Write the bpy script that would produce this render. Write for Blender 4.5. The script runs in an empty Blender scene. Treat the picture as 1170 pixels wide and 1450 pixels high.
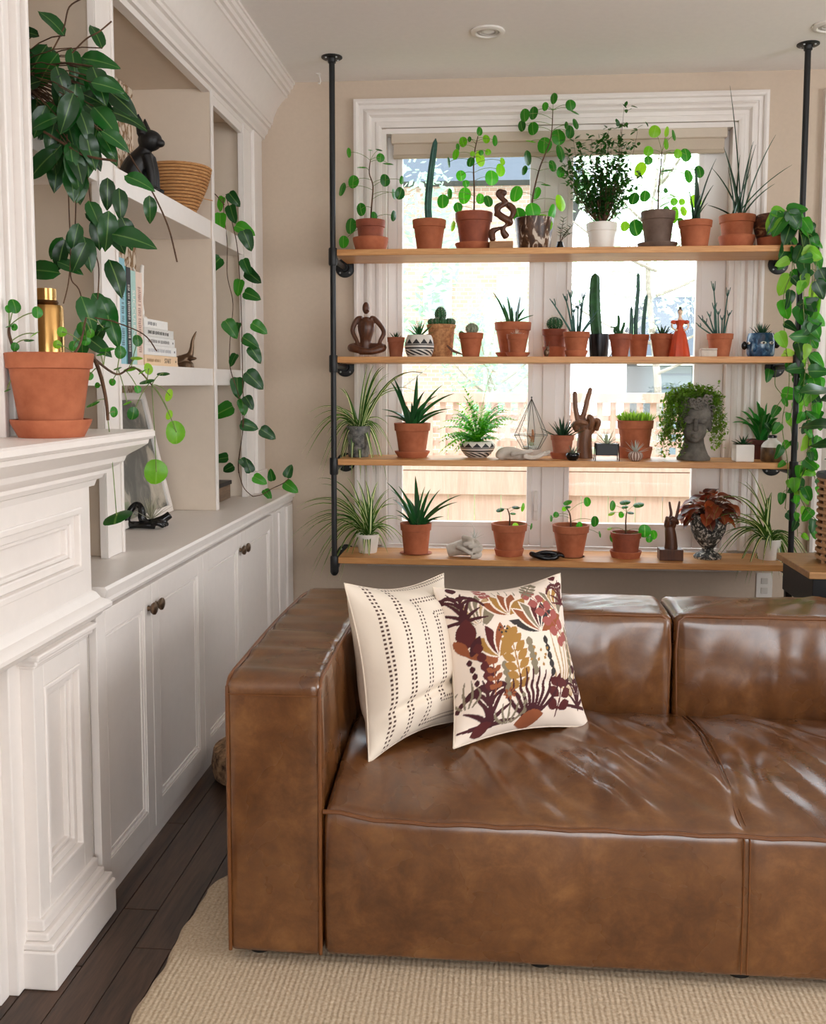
import bpy, math, random
import numpy as np
from mathutils import Vector, Matrix
random.seed(7)
S = bpy.context.scene
COL = S.collection
R = math.radians
# ---------------------------------------------------------------- camera
FPX, YAW, PIT, ROL, CX, CY = 1364.5, -.0857, -.0831, .002, 590.3, 657.7
HC = 1.29
cam = bpy.data.objects.new('camera', bpy.data.cameras.new('camera'))
COL.objects.link(cam); S.camera = cam
_F = Vector((math.sin(YAW)*math.cos(PIT), math.cos(YAW)*math.cos(PIT), math.sin(PIT)))
_R = Vector((math.cos(YAW), -math.sin(YAW), 0)); _U = _R.cross(_F)
_R, _U = _R*math.cos(ROL)+_U*math.sin(ROL), _U*math.cos(ROL)-_R*math.sin(ROL)
cam.matrix_world = Matrix(((_R.x,_U.x,-_F.x,0),(_R.y,_U.y,-_F.y,0),(_R.z,_U.z,-_F.z,HC),(0,0,0,1)))
cam.data.sensor_fit = 'HORIZONTAL'; cam.data.sensor_width = 36
cam.data.lens = FPX/1170*36
cam.data.shift_x = (585-CX)/1170; cam.data.shift_y = (CY-725)/1170
cam.data.clip_start = .05; cam.data.clip_end = 200
# ---------------------------------------------------------------- world, light, exposure
W = bpy.data.worlds.new('sky'); S.world = W; W.use_nodes = True
bg = W.node_tree.nodes['Background']; bg.inputs[0].default_value = (.90,.95,1,1); bg.inputs[1].default_value = 4.2
S.view_settings.view_transform = 'Standard'; S.view_settings.look = 'None'
S.view_settings.exposure = 0.30; S.view_settings.gamma = 1.0; S.view_settings.use_curve_mapping = False
def area(name, loc, rot, sx, sy, power, color):
    l = bpy.data.lights.new(name, 'AREA'); l.shape = 'RECTANGLE'; l.size = sx; l.size_y = sy
    l.energy = power; l.color = color
    o = bpy.data.objects.new(name, l); COL.objects.link(o); o.location = loc; o.rotation_euler = rot
    return o
# fill lights added at the unseen rear and right window openings, tilted up
area('rear_fill_light', (1.1,-2.5,1.35), (R(102),0,0), 2.6, 1.7, 23, (1,.965,.925))
area('right_fill_light', (3.1,1.2,1.40), (0,R(100),0), 1.7, 2.4, 21, (1,.975,.95))
# sky portals in the two back windows: they only tell the renderer where sky light enters
for nm,x,w in (('window_portal',.2425,1.53),('window_portal',2.18,1.25)):
    o=area(nm,(x,4.64,1.48),(R(-90),0,0),w,1.88,1,(1,1,1)); o.data.cycles.is_portal=True
# ---------------------------------------------------------------- measuring helpers (pixel of the photo -> point at a known depth)
C0 = Vector((0,0,HC))
def ray(px,py): return _F+_R*((px-CX)/FPX)-_U*((py-CY)/FPX)
def at(px,py,y): d = ray(px,py); return C0+d*(y/d.y)
def atx(px,py,x): d = ray(px,py); return C0+d*(x/d.x)
def proj(p):
    d = Vector(p)-C0; z = d.dot(_F); return CX+FPX*d.dot(_R)/z, CY-FPX*d.dot(_U)/z
def K(y): return .97*y/FPX                                   # metres per photo pixel at depth y
def spot(px, z, y):
    py = 600
    for _ in range(4):
        p = at(px,py,y); py = proj((p.x,y,z))[1]
    return Vector((p.x,y,z))
# ---------------------------------------------------------------- mesh helpers
class MB:
    def __init__(s, o=(0,0,0)): s.v=[]; s.f=[]; s.uv=[]; s.o=Vector(o)
    def add(s, vs, fs, uvs=None):
        b=len(s.v); s.v += [Vector(v)+s.o for v in vs]; s.f += [tuple(b+i for i in f) for f in fs]
        s.uv += uvs if uvs else [(0,0)]*len(vs)
        return s
    def box(s,x0,x1,y0,y1,z0,z1):
        return s.add([(x0,y0,z0),(x1,y0,z0),(x1,y1,z0),(x0,y1,z0),(x0,y0,z1),(x1,y0,z1),(x1,y1,z1),(x0,y1,z1)],
            [(3,2,1,0),(4,5,6,7),(0,1,5,4),(1,2,6,5),(2,3,7,6),(3,0,4,7)])
    def lathe(s,prof,n=24,c=(0,0,0),rot=None,ribs=0,ramp=0):
        vs=[];fs=[];c=Vector(c)
        for r,z in prof:
            for i in range(n):
                a=2*math.pi*i/n; q=r*(1+ramp*math.cos(ribs*a)) if ribs else r
                p=Vector((q*math.cos(a),q*math.sin(a),z))
                vs.append((rot@p if rot else p)+c)
        for j in range(len(prof)-1):
            for i in range(n):
                k=(i+1)%n; fs.append((j*n+i,j*n+k,(j+1)*n+k,(j+1)*n+i))
        return s.add(vs,fs)
    def tube(s,pts,rad,n=8,cap=True):
        pts=[Vector(p) for p in pts]; m=len(pts)
        if not isinstance(rad,(list,tuple)): rad=[rad]*m
        vs=[];fs=[]; nrm=None
        for i,p in enumerate(pts):
            t=(pts[min(i+1,m-1)]-pts[max(i-1,0)])
            t=t.normalized() if t.length>1e-9 else Vector((0,0,1))
            if nrm is None:
                nrm=t.cross(Vector((.3,.9,.2)) if abs(t.y)<.8 else Vector((1,0,.2))).normalized()
            else:
                nrm=(nrm-t*nrm.dot(t)); nrm=nrm.normalized() if nrm.length>1e-6 else t.orthogonal().normalized()
            b=t.cross(nrm)
            for k in range(n):
                a=2*math.pi*k/n; vs.append(p+(nrm*math.cos(a)+b*math.sin(a))*rad[i])
        for j in range(m-1):
            for k in range(n):
                q=(k+1)%n; fs.append((j*n+k,j*n+q,(j+1)*n+q,(j+1)*n+k))
        if cap: fs += [tuple(range(n))[::-1], tuple((m-1)*n+k for k in range(n))]
        return s.add(vs,fs)
    def ell(s,c,r,n=16,m=10,rot=None):
        if not isinstance(r,(list,tuple)): r=(r,r,r)
        c=Vector(c); vs=[];fs=[]
        for j in range(m+1):
            t=math.pi*j/m
            for i in range(n):
                a=2*math.pi*i/n
                p=Vector((r[0]*math.sin(t)*math.cos(a),r[1]*math.sin(t)*math.sin(a),-r[2]*math.cos(t)))
                vs.append((rot@p if rot else p)+c)
        for j in range(m):
            for i in range(n):
                k=(i+1)%n; fs.append((j*n+i,j*n+k,(j+1)*n+k,(j+1)*n+i))
        return s.add(vs,fs)
    def grid(s,fn,nu,nv):
        vs=[];fs=[];uv=[]
        for j in range(nv+1):
            for i in range(nu+1):
                vs.append(fn(i/nu,j/nv)); uv.append((i/nu,j/nv))
        for j in range(nv):
            for i in range(nu):
                a=j*(nu+1)+i; fs.append((a,a+1,a+nu+2,a+nu+1))
        return s.add(vs,fs,uv)
    def extr(s,poly,axis,a0,a1):
        """closed polygon (2d) extruded along axis 'x','y' or 'z' from a0 to a1"""
        def P(p,a): return {'y':(p[0],a,p[1]),'x':(a,p[0],p[1]),'z':(p[0],p[1],a)}[axis]
        n=len(poly); vs=[P(p,a0) for p in poly]+[P(p,a1) for p in poly]
        fs=[(i,(i+1)%n,n+(i+1)%n,n+i) for i in range(n)]+[tuple(range(n))[::-1],tuple(range(n,2*n))]
        return s.add(vs,fs)
    def ribbon(s,p0,pc,p1,w,n=9,fold=.25,thick=0,prof=None,side=None):
        """a leaf blade along a quadratic bezier, v-shaped in section; uv.x runs across"""
        p0,pc,p1=Vector(p0),Vector(pc),Vector(p1); vs=[];fs=[];uv=[]
        for i in range(n+1):
            t=i/n; p=p0*(1-t)**2+pc*2*t*(1-t)+p1*t*t
            d=((pc-p0)*(1-t)+(p1-pc)*t); d=d.normalized() if d.length>1e-9 else Vector((0,0,1))
            sd=Vector(side) if side else d.cross(Vector((0,0,1)))
            if sd.length<.05: sd=Vector((1,0,0))
            sd=(sd-d*sd.dot(d)).normalized(); up=sd.cross(d)
            q=w*(prof(t) if prof else min(1,t*6+.55)*(1-t**2.2)+.03)*.5
            vs += [p-sd*q+up*q*fold, p-up*q*fold*.6, p+sd*q+up*q*fold]; uv += [(0,t),(.5,t),(1,t)]
            if thick: vs.append(p-up*(q*thick+.0006)); uv.append((.5,t))
        m=4 if thick else 3
        for i in range(n):
            a=i*m;b=a+m
            fs += [(a,a+1,b+1,b),(a+1,a+2,b+2,b+1)]
            if thick: fs += [(a+2,a+3,b+3,b+2),(a+3,a,b,b+3)]
        return s.add(vs,fs,uv)
def ringx(m,xf,xb,y0,y1,z0,z1,w):
    """mitred rectangular frame facing +x"""
    o=[(y0,z0),(y1,z0),(y1,z1),(y0,z1)]; i=[(y0+w,z0+w),(y1-w,z0+w),(y1-w,z1-w),(y0+w,z1-w)]
    vs=[(xf,)+p for p in o]+[(xf,)+p for p in i]+[(xb,)+p for p in o]+[(xb,)+p for p in i]; fs=[]
    for k in range(4):
        q=(k+1)%4; fs+=[(k,q,4+q,4+k),(k,8+k,8+q,q),(4+k,4+q,12+q,12+k)]
    return m.add(vs,fs)
def bez(p0,pc,p1,n=8):
    p0,pc,p1=Vector(p0),Vector(pc),Vector(p1)
    return [p0*(1-t)**2+pc*2*t*(1-t)+p1*t*t for t in [i/n for i in range(n+1)]]
def smoothpath(pts,n=6):
    P=[Vector(p) for p in pts]; out=[]
    for i in range(len(P)-1):
        a,b,c,d=P[max(i-1,0)],P[i],P[i+1],P[min(i+2,len(P)-1)]
        for k in range(n):
            t=k/n; out.append(.5*((2*b)+(c-a)*t+(2*a-5*b+4*c-d)*t*t+(3*b-a-3*c+d)*t**3))
    out.append(P[-1]); return out
def root(o):
    v=Vector((0,0,0))
    while o is not None: v+=o.location; o=o.parent
    return v
def mesh(name, mb, off=Vector((0,0,0)), smooth=True, ang=38):
    me=bpy.data.meshes.new(name)
    me.from_pydata([tuple(v-off) for v in mb.v],[],mb.f)
    uvl=me.uv_layers.new(name='UVMap')
    idx=np.zeros(len(me.loops),dtype=np.int32); me.loops.foreach_get('vertex_index',idx)
    uvl.data.foreach_set('uv',np.array(mb.uv,dtype=np.float32)[idx].ravel())
    if smooth:
        me.polygons.foreach_set('use_smooth',[True]*len(me.polygons))
        me.update(); me.set_sharp_from_angle(angle=R(ang))
    else: me.polygons.foreach_set('use_smooth',[False]*len(me.polygons))
    me.update(); return me
def part(name, mb, mat, parent=None, smooth=True, bevel=0, ang=38, fuse=0, kind=None, label=None, seg=2):
    """world-space shapes -> one mesh object under its parent"""
    me=mesh(name,mb,root(parent) if parent else Vector((0,0,0)),smooth,ang); me.materials.append(mat)
    o=bpy.data.objects.new(name,me); COL.objects.link(o); o.parent=parent
    if bevel:
        b=o.modifiers.new('bevel','BEVEL'); b.width=bevel; b.segments=seg; b.limit_method='ANGLE'; b.angle_limit=R(40)
    if fuse:
        m=o.modifiers.new('fuse','REMESH'); m.mode='VOXEL'; m.voxel_size=fuse; m.use_smooth_shade=True
        m=o.modifiers.new('soft','SMOOTH'); m.factor=.5; m.iterations=4
    if kind: o['kind']=kind
    if label: o['label']=label
    return o
def tag(o,label,cat,group=None):
    o['label']=label; o['category']=cat
    if group: o['group']=group
    return o
def thing(name,label,cat,loc=(0,0,0),group=None):
    o=bpy.data.objects.new(name,None); o.empty_display_size=.05; COL.objects.link(o); o.location=loc
    return tag(o,label,cat,group)
def struct(name,mb,mat,parent=None,**k):
    o=part(name,mb,mat,parent,**k)
    if parent is None: o['kind']='structure'
    return o
def inst(name,me,parent,pos,d,n,size,sx=1.0):
    """a copy of a shared leaf mesh: tip along d, face along n"""
    d=Vector(d).normalized(); n=Vector(n); n=(n-d*n.dot(d))
    n=n.normalized() if n.length>1e-4 else d.orthogonal().normalized()
    x=d.cross(n); p=Vector(pos)-root(parent)
    o=bpy.data.objects.new(name,me); COL.objects.link(o); o.parent=parent
    o.matrix_basis=Matrix(((x.x*size*sx,d.x*size,n.x*size,p.x),(x.y*size*sx,d.y*size,n.y*size,p.y),(x.z*size*sx,d.z*size,n.z*size,p.z),(0,0,0,1)))
    return o
# ---------------------------------------------------------------- materials
def lin(h):
    h=h.lstrip('#'); c=[int(h[i:i+2],16)/255 for i in (0,2,4)]
    return tuple([x/12.92 if x<=.04045 else ((x+.055)/1.055)**2.4 for x in c])+(1,)
class NM:
    """small node-tree wrapper"""
    def __init__(s,name):
        s.m=bpy.data.materials.new(name); s.m.use_nodes=True; s.t=s.m.node_tree; s.b=s.t.nodes['Principled BSDF']; s.out=s.t.nodes['Material Output']
    def n(s,typ,**k):
        nd=s.t.nodes.new('ShaderNode'+typ)
        for a,v in k.items():
            if a[0]=='_': nd.inputs[int(a[1:])].default_value=v
            else: setattr(nd,a,v)
        return nd
    def l(s,a,b): s.t.links.new(a,b)
    def co(s,kind='Object',scale=None,rot=None):
        c=s.n('TexCoord').outputs[kind]
        if scale is None: return c
        mp=s.n('Mapping'); mp.inputs['Scale'].default_value=scale
        if rot: mp.inputs['Rotation'].default_value=rot
        s.l(c,mp.inputs[0]); return mp.outputs[0]
    def ramp(s,src,stops,interp='LINEAR'):
        r=s.n('ValToRGB'); r.color_ramp.interpolation=interp; e=r.color_ramp.elements
        while len(e)<len(stops): e.new(.5)
        for x,(p,c) in zip(e,stops): x.position=p; x.color=c
        s.l(src,r.inputs[0]); return r.outputs[0]
    def noise(s,vec,scale,detail=4,rough=.55,dist=0):
        n=s.n('TexNoise'); n.inputs['Scale'].default_value=scale; n.inputs['Detail'].default_value=detail
        n.inputs['Roughness'].default_value=rough; n.inputs['Distortion'].default_value=dist
        if vec is not None: s.l(vec,n.inputs['Vector'])
        return n
    def bump(s,h,strength=.2,dist=.002,prev=None):
        b=s.n('Bump'); b.inputs['Strength'].default_value=strength; b.inputs['Distance'].default_value=dist
        s.l(h,b.inputs['Height'])
        if prev: s.l(prev,b.inputs['Normal'])
        s.l(b.outputs[0],s.b.inputs['Normal']); return b.outputs[0]
    def math(s,op,a,b=None,c=None):
        m=s.n('Math',operation=op)
        for i,x in enumerate((a,b,c)):
            if x is None: continue
            if isinstance(x,(int,float)): m.inputs[i].default_value=x
            else: s.l(x,m.inputs[i])
        return m.outputs[0]
    def mix(s,fac,a,b):
        m=s.n('MixRGB')
        for i,x in enumerate((fac,a,b)):
            if isinstance(x,(int,float,tuple)): m.inputs[i].default_value=x
            else: s.l(x,m.inputs[i])
        return m.outputs[0]
    def set(s,color=None,rough=None,metal=None,spec=None):
        if color is not None:
            if isinstance(color,tuple): s.b.inputs['Base Color'].default_value=color
            else: s.l(color,s.b.inputs['Base Color'])
        if rough is not None:
            if isinstance(rough,(int,float)): s.b.inputs['Roughness'].default_value=rough
            else: s.l(rough,s.b.inputs['Roughness'])
        if metal is not None: s.b.inputs['Metallic'].default_value=metal
        if spec is not None: s.b.inputs['Specular IOR Level'].default_value=spec
        return s.m
def paint(name,h,rough=.5,var=.03,bump=.05,scale=18,metal=0,spec=None):
    M=NM(name); n=M.noise(M.co(),scale,4); c=lin(h)
    a=tuple(x*(1-var) for x in c[:3])+(1,); b=tuple(min(1,x*(1+var)) for x in c[:3])+(1,)
    M.set(M.ramp(n.outputs[0],[(.3,a),(.7,b)]),rough,metal,spec)
    if bump: M.bump(n.outputs[0],bump,.003)
    return M.m
def mottled(name,h1,h2,scale=9,rough=.8,bump=.25,detail=6,dist=.003,metal=0):
    M=NM(name); n=M.noise(M.co(),scale,detail,.62)
    M.set(M.ramp(n.outputs[0],[(.32,lin(h1)),(.68,lin(h2))]),rough,metal); M.bump(n.outputs[0],bump,dist)
    return M.m
def woodmat(name,h1,h2,axis='x',scale=1.0,rough=.45,bump=.12):
    M=NM(name); sc={'x':(1.2,14,14),'y':(14,1.2,14),'z':(14,14,1.2)}[axis]
    oi=M.n('ObjectInfo'); ad=M.n('VectorMath',operation='ADD'); M.l(M.co('Object',tuple(x*scale for x in sc)),ad.inputs[0])
    cm=M.n('CombineXYZ'); r=M.math('MULTIPLY',oi.outputs['Random'],37.0)
    for i in range(3): M.l(r,cm.inputs[i])
    M.l(cm.outputs[0],ad.inputs[1])
    n=M.noise(ad.outputs[0],2.2,6,.65,.8); n2=M.noise(ad.outputs[0],11,3,.6)
    f=M.math('ADD',M.math('MULTIPLY',n.outputs[0],.7),M.math('MULTIPLY',n2.outputs[0],.3))
    M.set(M.ramp(f,[(.33,lin(h1)),(.66,lin(h2))]),rough); M.bump(f,bump,.002)
    return M.m
def leafmat(name,h1,h2,trans=.45,th=None,rough=.35,vein=True,stripe=None,spec=.5):
    """leaf: colour varies by leaf, lighter midrib, light passes through the blade"""
    M=NM(name); oi=M.n('ObjectInfo'); n=M.noise(M.co('Object'),3,3)
    f=M.math('ADD',M.math('MULTIPLY',oi.outputs['Random'],.75),M.math('MULTIPLY',n.outputs[0],.25))
    c=M.ramp(f,[(.1,lin(h1)),(.9,lin(h2))])
    if vein or stripe:
        sp=M.n('SeparateXYZ'); M.l(M.co('UV'),sp.inputs[0])
        d=M.math('ABSOLUTE',M.math('SUBTRACT',sp.outputs[0],.5))
        if stripe: c=M.mix(M.ramp(d,[(.12,(1,1,1,1)),(.19,(0,0,0,1))]),c,lin(stripe))
        else: c=M.mix(M.ramp(d,[(.0,(.4,.4,.4,1)),(.05,(0,0,0,1))]),c,lin('#8fb560'))
    M.set(c,rough,spec=spec)
    tr=M.n('BsdfTranslucent'); hs=M.n('HueSaturation'); hs.inputs['Value'].default_value=2.4; hs.inputs['Saturation'].default_value=1.05; hs.inputs['Hue'].default_value=.485
    M.l(c,hs.inputs['Color']); M.l(hs.outputs[0],tr.inputs[0])
    mx=M.n('MixShader'); mx.inputs[0].default_value=trans
    M.l(M.b.outputs[0],mx.inputs[1]); M.l(tr.outputs[0],mx.inputs[2]); M.l(mx.outputs[0],M.out.inputs[0])
    return M.m
def glassmat(name,tint=(.97,.99,1,1),ior=1.45,haze=.0):
    M=NM(name); M.t.nodes.remove(M.b)
    tr=M.n('BsdfTransparent'); tr.inputs[0].default_value=tint; gl=M.n('BsdfGlossy'); gl.inputs['Roughness'].default_value=.02
    lw=M.n('LayerWeight'); lw.inputs[0].default_value=.5; fr=M.math('ADD',M.math('MULTIPLY',M.math('POWER',lw.outputs['Facing'],4.0),.55),.025); mx=M.n('MixShader')
    M.l(fr,mx.inputs[0]); M.l(tr.outputs[0],mx.inputs[1]); M.l(gl.outputs[0],mx.inputs[2]); M.l(mx.outputs[0],M.out.inputs[0])
    return M.m
WHITE=paint('white_paint','#ece4de',.38,.015,.02,30)
WALL=paint('beige_wall','#cdbaa6',.75,.02,.06,60)
CEIL=paint('ceiling_white','#f3ede8',.85,.015,.04,40)
PANEL=paint('shaded_white_paint','#d9c9b7',.55,.015,.02,30)  # white paint of the bay insides with its shade put into the colour
SASH=paint('sash_white','#ece8e6',.4,.01,0,20)
BLIND=paint('blind_fabric','#c9b9a6',.9,.02,.1,120)
BLACK=paint('black_iron','#0c0d10',.45,.2,.15,60)
SHELFW=woodmat('shelf_oak','#b4743c','#dba468','x',1.0,.42)
FLOORW=woodmat('dark_floor_oak','#17100c','#5e4434','y',.8,.42,.35)
TERRA=mottled('terracotta','#98502f','#b66a46',14,.8,.12)
TERRA2=mottled('terracotta_dark','#7d3d28','#a6573a',12,.7,.12)
TERRA3=mottled('terracotta_aged','#8e4a30','#b9785a',7,.85,.2)
SAUC=mottled('terracotta_saucer','#9e5233','#b86b47',16,.8,.1)
SOIL=mottled('soil','#1d130d','#4a3325',60,.95,.8)
BRASS=paint('brass','#c79a5e',.22,.06,.02,20,metal=1)
BRONZE=paint('bronze_knob','#6b5644',.38,.08,.05,40,metal=.85)
CERW=paint('white_ceramic','#e8e2da',.35,.02,.03,30)
BLACKG=paint('black_gloss','#0a0b0e',.2,.1,.02,30)
STONEW=mottled('pale_stone','#b6aa9c','#d8cec2',18,.75,.2)
GREYST=mottled('grey_cast_stone','#4a4641','#7d766d',16,.9,.3,8)
WOODD=woodmat('carved_dark_wood','#3c2013','#6a3d24','z',2.0,.4)
WOODM=woodmat('carved_mid_wood','#5a3622','#8f6142','z',2.0,.45)
GLASS=glassmat('window_glass')
L_PIL=leafmat('pilea_leaf','#0d4a14','#2f8a22',.42)
L_PILB=leafmat('pilea_leaf_pale','#3f8f1c','#86bb34',.5)
L_HOY=leafmat('hoya_leaf','#08300f','#1a5a1e',.18,rough=.3)
L_POT=leafmat('pothos_leaf','#15561a','#3f9a2a',.4)
L_POTB=leafmat('pothos_leaf_pale','#4f9a2a','#93bf4a',.45)
L_POTD=leafmat('pothos_leaf_dark','#0b3413','#1f5e22',.2)
L_ALO=leafmat('aloe_leaf','#11401c','#2f6e36',.12,vein=False)
L_SPI=leafmat('spider_leaf','#254f1a','#557a30',.35,stripe='#e3e8b8',vein=False)
L_FER=leafmat('fern_leaf','#2f8a1c','#77c234',.5,vein=False)
L_BUS=leafmat('bush_leaf','#0f3c14','#3a7a26',.4,vein=False)
L_TRL=leafmat('trailing_leaf','#2f5e1a','#83a83a',.4,vein=False)
L_COL=leafmat('coleus_leaf','#3c1a14','#a8552f',.3)
L_SAN=leafmat('sansevieria_leaf','#122e1c','#2c5636',.08,vein=False)
L_AIR=leafmat('air_plant_leaf','#6f7a68','#b5bba4',.25,vein=False)
CACT=mottled('cactus_green','#123a1d','#2d6434',24,.6,.3)
CACTB=mottled('cactus_blue','#1b3f38','#3a6a5c',24,.6,.3)
STEM=mottled('brown_stem','#3a2418','#6a4a30',40,.8,.3)
STEMG=mottled('green_stem','#4f6a2c','#8a9a52',40,.6,.2)
SPINE=paint('cactus_spine','#d8cfb8',.7,.1,0)
# ================================================================ the setting
D=4.43; H=2.651; YP=4.105
X0,X1=-1.62,3.25; Y0=-2.7
FZ=-.0
# floor of dark boards
fl=struct('floor',MB().box(X0,X1,Y0,D+.2,-.06,-.016),paint('subfloor','#120d0b',.8))
pw=.088; bm=[]
for ln in (1.3,.95,.7):
    m=mesh('plank',MB().box(0,pw-.0025,0,ln-.003,-.016,0),smooth=False); m.materials.append(FLOORW); bm.append((ln,m))
nx=int((X1-(-1.44))/pw); rng=random.Random(3)
for i in range(nx):
    x=-1.44+i*pw; y=-.9-rng.random()*.6 if i<39 else .9-rng.random()
    while y<D:
        ln,m=bm[rng.randrange(3)]
        if y+ln>D+.15: ln,m=bm[2]
        o=bpy.data.objects.new('plank',m); COL.objects.link(o); o.parent=fl; o.location=(x,y,rng.random()*.0008-.0008); y+=ln
struct('ceiling',MB().box(X0,X1,Y0,D+.2,H,H+.1),CEIL,smooth=False)
# back wall, with the two window openings
WX0,WX1,WZ0,WZ1=-.541,1.026,.53,2.433
VX0,VX1=1.56,2.85
wb=MB()
def wl(x0,x1,z0,z1): wb.box(x0,x1,D,D+.2,z0,z1)
wl(X0,WX0,0,H); wl(WX0,WX1,0,WZ0); wl(WX0,WX1,WZ1,H); wl(WX1,VX0,0,H); wl(VX0,VX1,0,WZ0); wl(VX0,VX1,WZ1,H); wl(VX1,X1,0,H)
struct('wall_back',wb,WALL,smooth=False)
struct('wall_left',MB().box(X0,-1.42,Y0,D,0,H),WALL,smooth=False)
rw=MB(); RX=3.15
rw.box(RX,X1,Y0,0,0,H).box(RX,X1,2.4,D,0,H).box(RX,X1,0,2.4,0,.6).box(RX,X1,0,2.4,2.3,H)
struct('wall_right',rw,WALL,smooth=False)
rr=MB(); rr.box(X0,-.2,Y0,Y0+.1,0,H).box(2.4,X1,Y0,Y0+.1,0,H).box(-.2,2.4,Y0,Y0+.1,0,.6).box(-.2,2.4,Y0,Y0+.1,2.3,H)
struct('wall_rear',rr,WALL,smooth=False)
def casing(x0,x1,z0,z1,parent):
    pr=[(0,0),(0,.034),(.012,.038),(.020,.034),(.024,.022),(.040,.022),(.043,.016),(.047,.022),(.060,.030),(.070,.030),(.074,.022),(.079,.014),(.096,.014),(.100,.020),(.112,.022),(.124,.018),(.126,-.05)]
    vs=[];fs=[];n=len(pr)
    for i,d in pr: vs += [(x0+i,D-d,z0),(x0+i,D-d,z1-i),(x1-i,D-d,z1-i),(x1-i,D-d,z0)]
    for j in range(n-1):
        for k in range(3): a=j*4+k; fs.append((a,a+1,a+5,a+4))
    return part('casing',MB().add(vs,fs),WHITE,parent,ang=25)
def sash(x0,x1,z0,z1,gx0,gx1,gz0,gz1,parent):
    y0,y1=D+.055,D+.10
    m=MB(); m.box(x0,gx0,y0,y1,z0,z1).box(gx1,x1,y0,y1,z0,z1).box(gx0,gx1,y0,y1,z0,gz0).box(gx0,gx1,y0,y1,gz1,z1)
    for a,b,c,d in ((gx0-.012,gx0+.012,gz0-.012,gz1+.012),(gx1-.012,gx1+.012,gz0-.012,gz1+.012),(gx0+.0121,gx1-.0121,gz0-.012,gz0+.012),(gx0+.0121,gx1-.0121,gz1-.012,gz1+.012)):
        m.box(a,b,y0-.008,y0+.03,c,d)
    f=part('sash_frame',m,SASH,parent,smooth=False,bevel=.003)
    part('pane',MB().box(gx0,gx1,D+.076,D+.08,gz0,gz1),GLASS,f,smooth=False)
def window(name,cx0,cx1,wx0,wx1,gl):
    w=bpy.data.objects.new(name,None); COL.objects.link(w); w.location=((wx0+wx1)/2,D,WZ0); w['kind']='structure'
    casing(cx0,cx1,.545,WZ1+.129,w)
    m=MB(); m.box(wx0-.002,wx0+.02,D-.01,D+.19,WZ0,WZ1).box(wx1-.02,wx1+.002,D-.01,D+.19,WZ0,WZ1).box(wx0+.0201,wx1-.0201,D-.01,D+.19,WZ1-.02,WZ1+.002)
    part('jamb',m,WHITE,w,smooth=False)
    part('sill',MB().box(wx0-.10,wx1+.10,D-.06,D+.19,WZ0-.025,WZ0+.004),WHITE,w,smooth=False,bevel=.006)
    part('apron',MB().box(wx0-.07,wx1+.07,D-.02,D+.001,WZ0-.085,WZ0-.025),WHITE,w,smooth=False,bevel=.004)
    (a,b,c,d)=gl
    mid=(b+c)/2
    sash(wx0+.02,mid-.004,WZ0+.01,WZ1-.02,a,b,.637,2.34,w); sash(mid+.004,wx1-.02,WZ0+.01,WZ1-.02,c,d,.637,2.34,w)
    part('mullion',MB().box(mid-.03,mid+.03,D+.045,D+.12,WZ0+.004,WZ1-.02),SASH,w,smooth=False,bevel=.003)
    hx=b+.03
    hm=MB(); hm.box(hx-.011,hx+.011,D+.043,D+.055,.66,.735).box(hx-.006,hx+.006,D+.026,D+.043,.70,.715).box(hx-.008,hx+.008,D+.016,D+.028,.705,.80)
    part('window_handle',hm,paint('handle_white','#dcd8d4',.3),w,smooth=False,bevel=.003)
    return w
window('window_1',-.666,1.152,WX0,WX1,(-.465,.140,.310,.888))
window('window_2',1.385,2.975,VX0-.05,VX1,(1.62,2.10,2.24,2.77))
# roller blind under the head of the window
rb=thing('roller_blind','beige roller blind pulled up under the head of the window','blind',(.24,D-.0,2.31))
part('cassette',MB().box(-.50,.985,D-.004,D+.05,2.372,2.424),paint('blind_rail','#cfc0ae',.5),rb,smooth=False,bevel=.006)
fab=MB().box(-.49,.975,D+.012,D+.02,2.325,2.372)
part('blind_fabric',fab,BLIND,rb,smooth=False)
part('bottom_bar',MB().box(-.492,.977,D+.006,D+.026,2.308,2.325),paint('blind_bar','#b9a893',.5),rb,smooth=False,bevel=.004)
# chimney breast above the mantel with its moulded corner strip
CBX=-1.06; CBY=2.085
struct('wall_chimney',MB().box(-1.42,CBX,Y0+.1,CBY-.03,1.17,H),WHITE,smooth=False)
tm=MB()
for a,b,d in ((0,.012,.034),(.012,.030,.020),(.030,.046,.030),(.046,.085,.012),(.085,.10,.026),(.10,.135,.014),(.135,.15,.03)):
    tm.box(CBX,CBX+d,CBY-b,CBY-a,1.17,H)
tm.box(-1.42,CBX,CBY-.03,CBY,1.17,H)
struct('trim_1',tm,WHITE,smooth=False,bevel=.003)
# crown moulding over the built-in bookcase
pr=[(-1.13,2.385),(-1.098,2.385),(-1.092,2.40),(-1.080,2.402),(-1.078,2.415),(-1.066,2.428),(-1.063,2.445),(-1.052,2.449),(-1.050,2.462),(-1.044,2.466),
    (-1.036,2.500),(-1.020,2.535),(-.998,2.565),(-.980,2.582),(-.974,2.584),(-.972,2.598),(-.960,2.602),(-.957,2.618),(-.948,2.622),(-.944,2.638),(-.938,2.640),(-.938,2.6515),(-1.13,2.6515)]
struct('trim_2',MB().extr(pr,'y',2.06,D+.001),WHITE,ang=22)
struct('baseboard_back',MB().extr([(D,0),(D-.016,0),(D-.016,.115),(D-.010,.13),(D-.005,.135),(D,.135)],'x',-.96,X1),WHITE)
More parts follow.
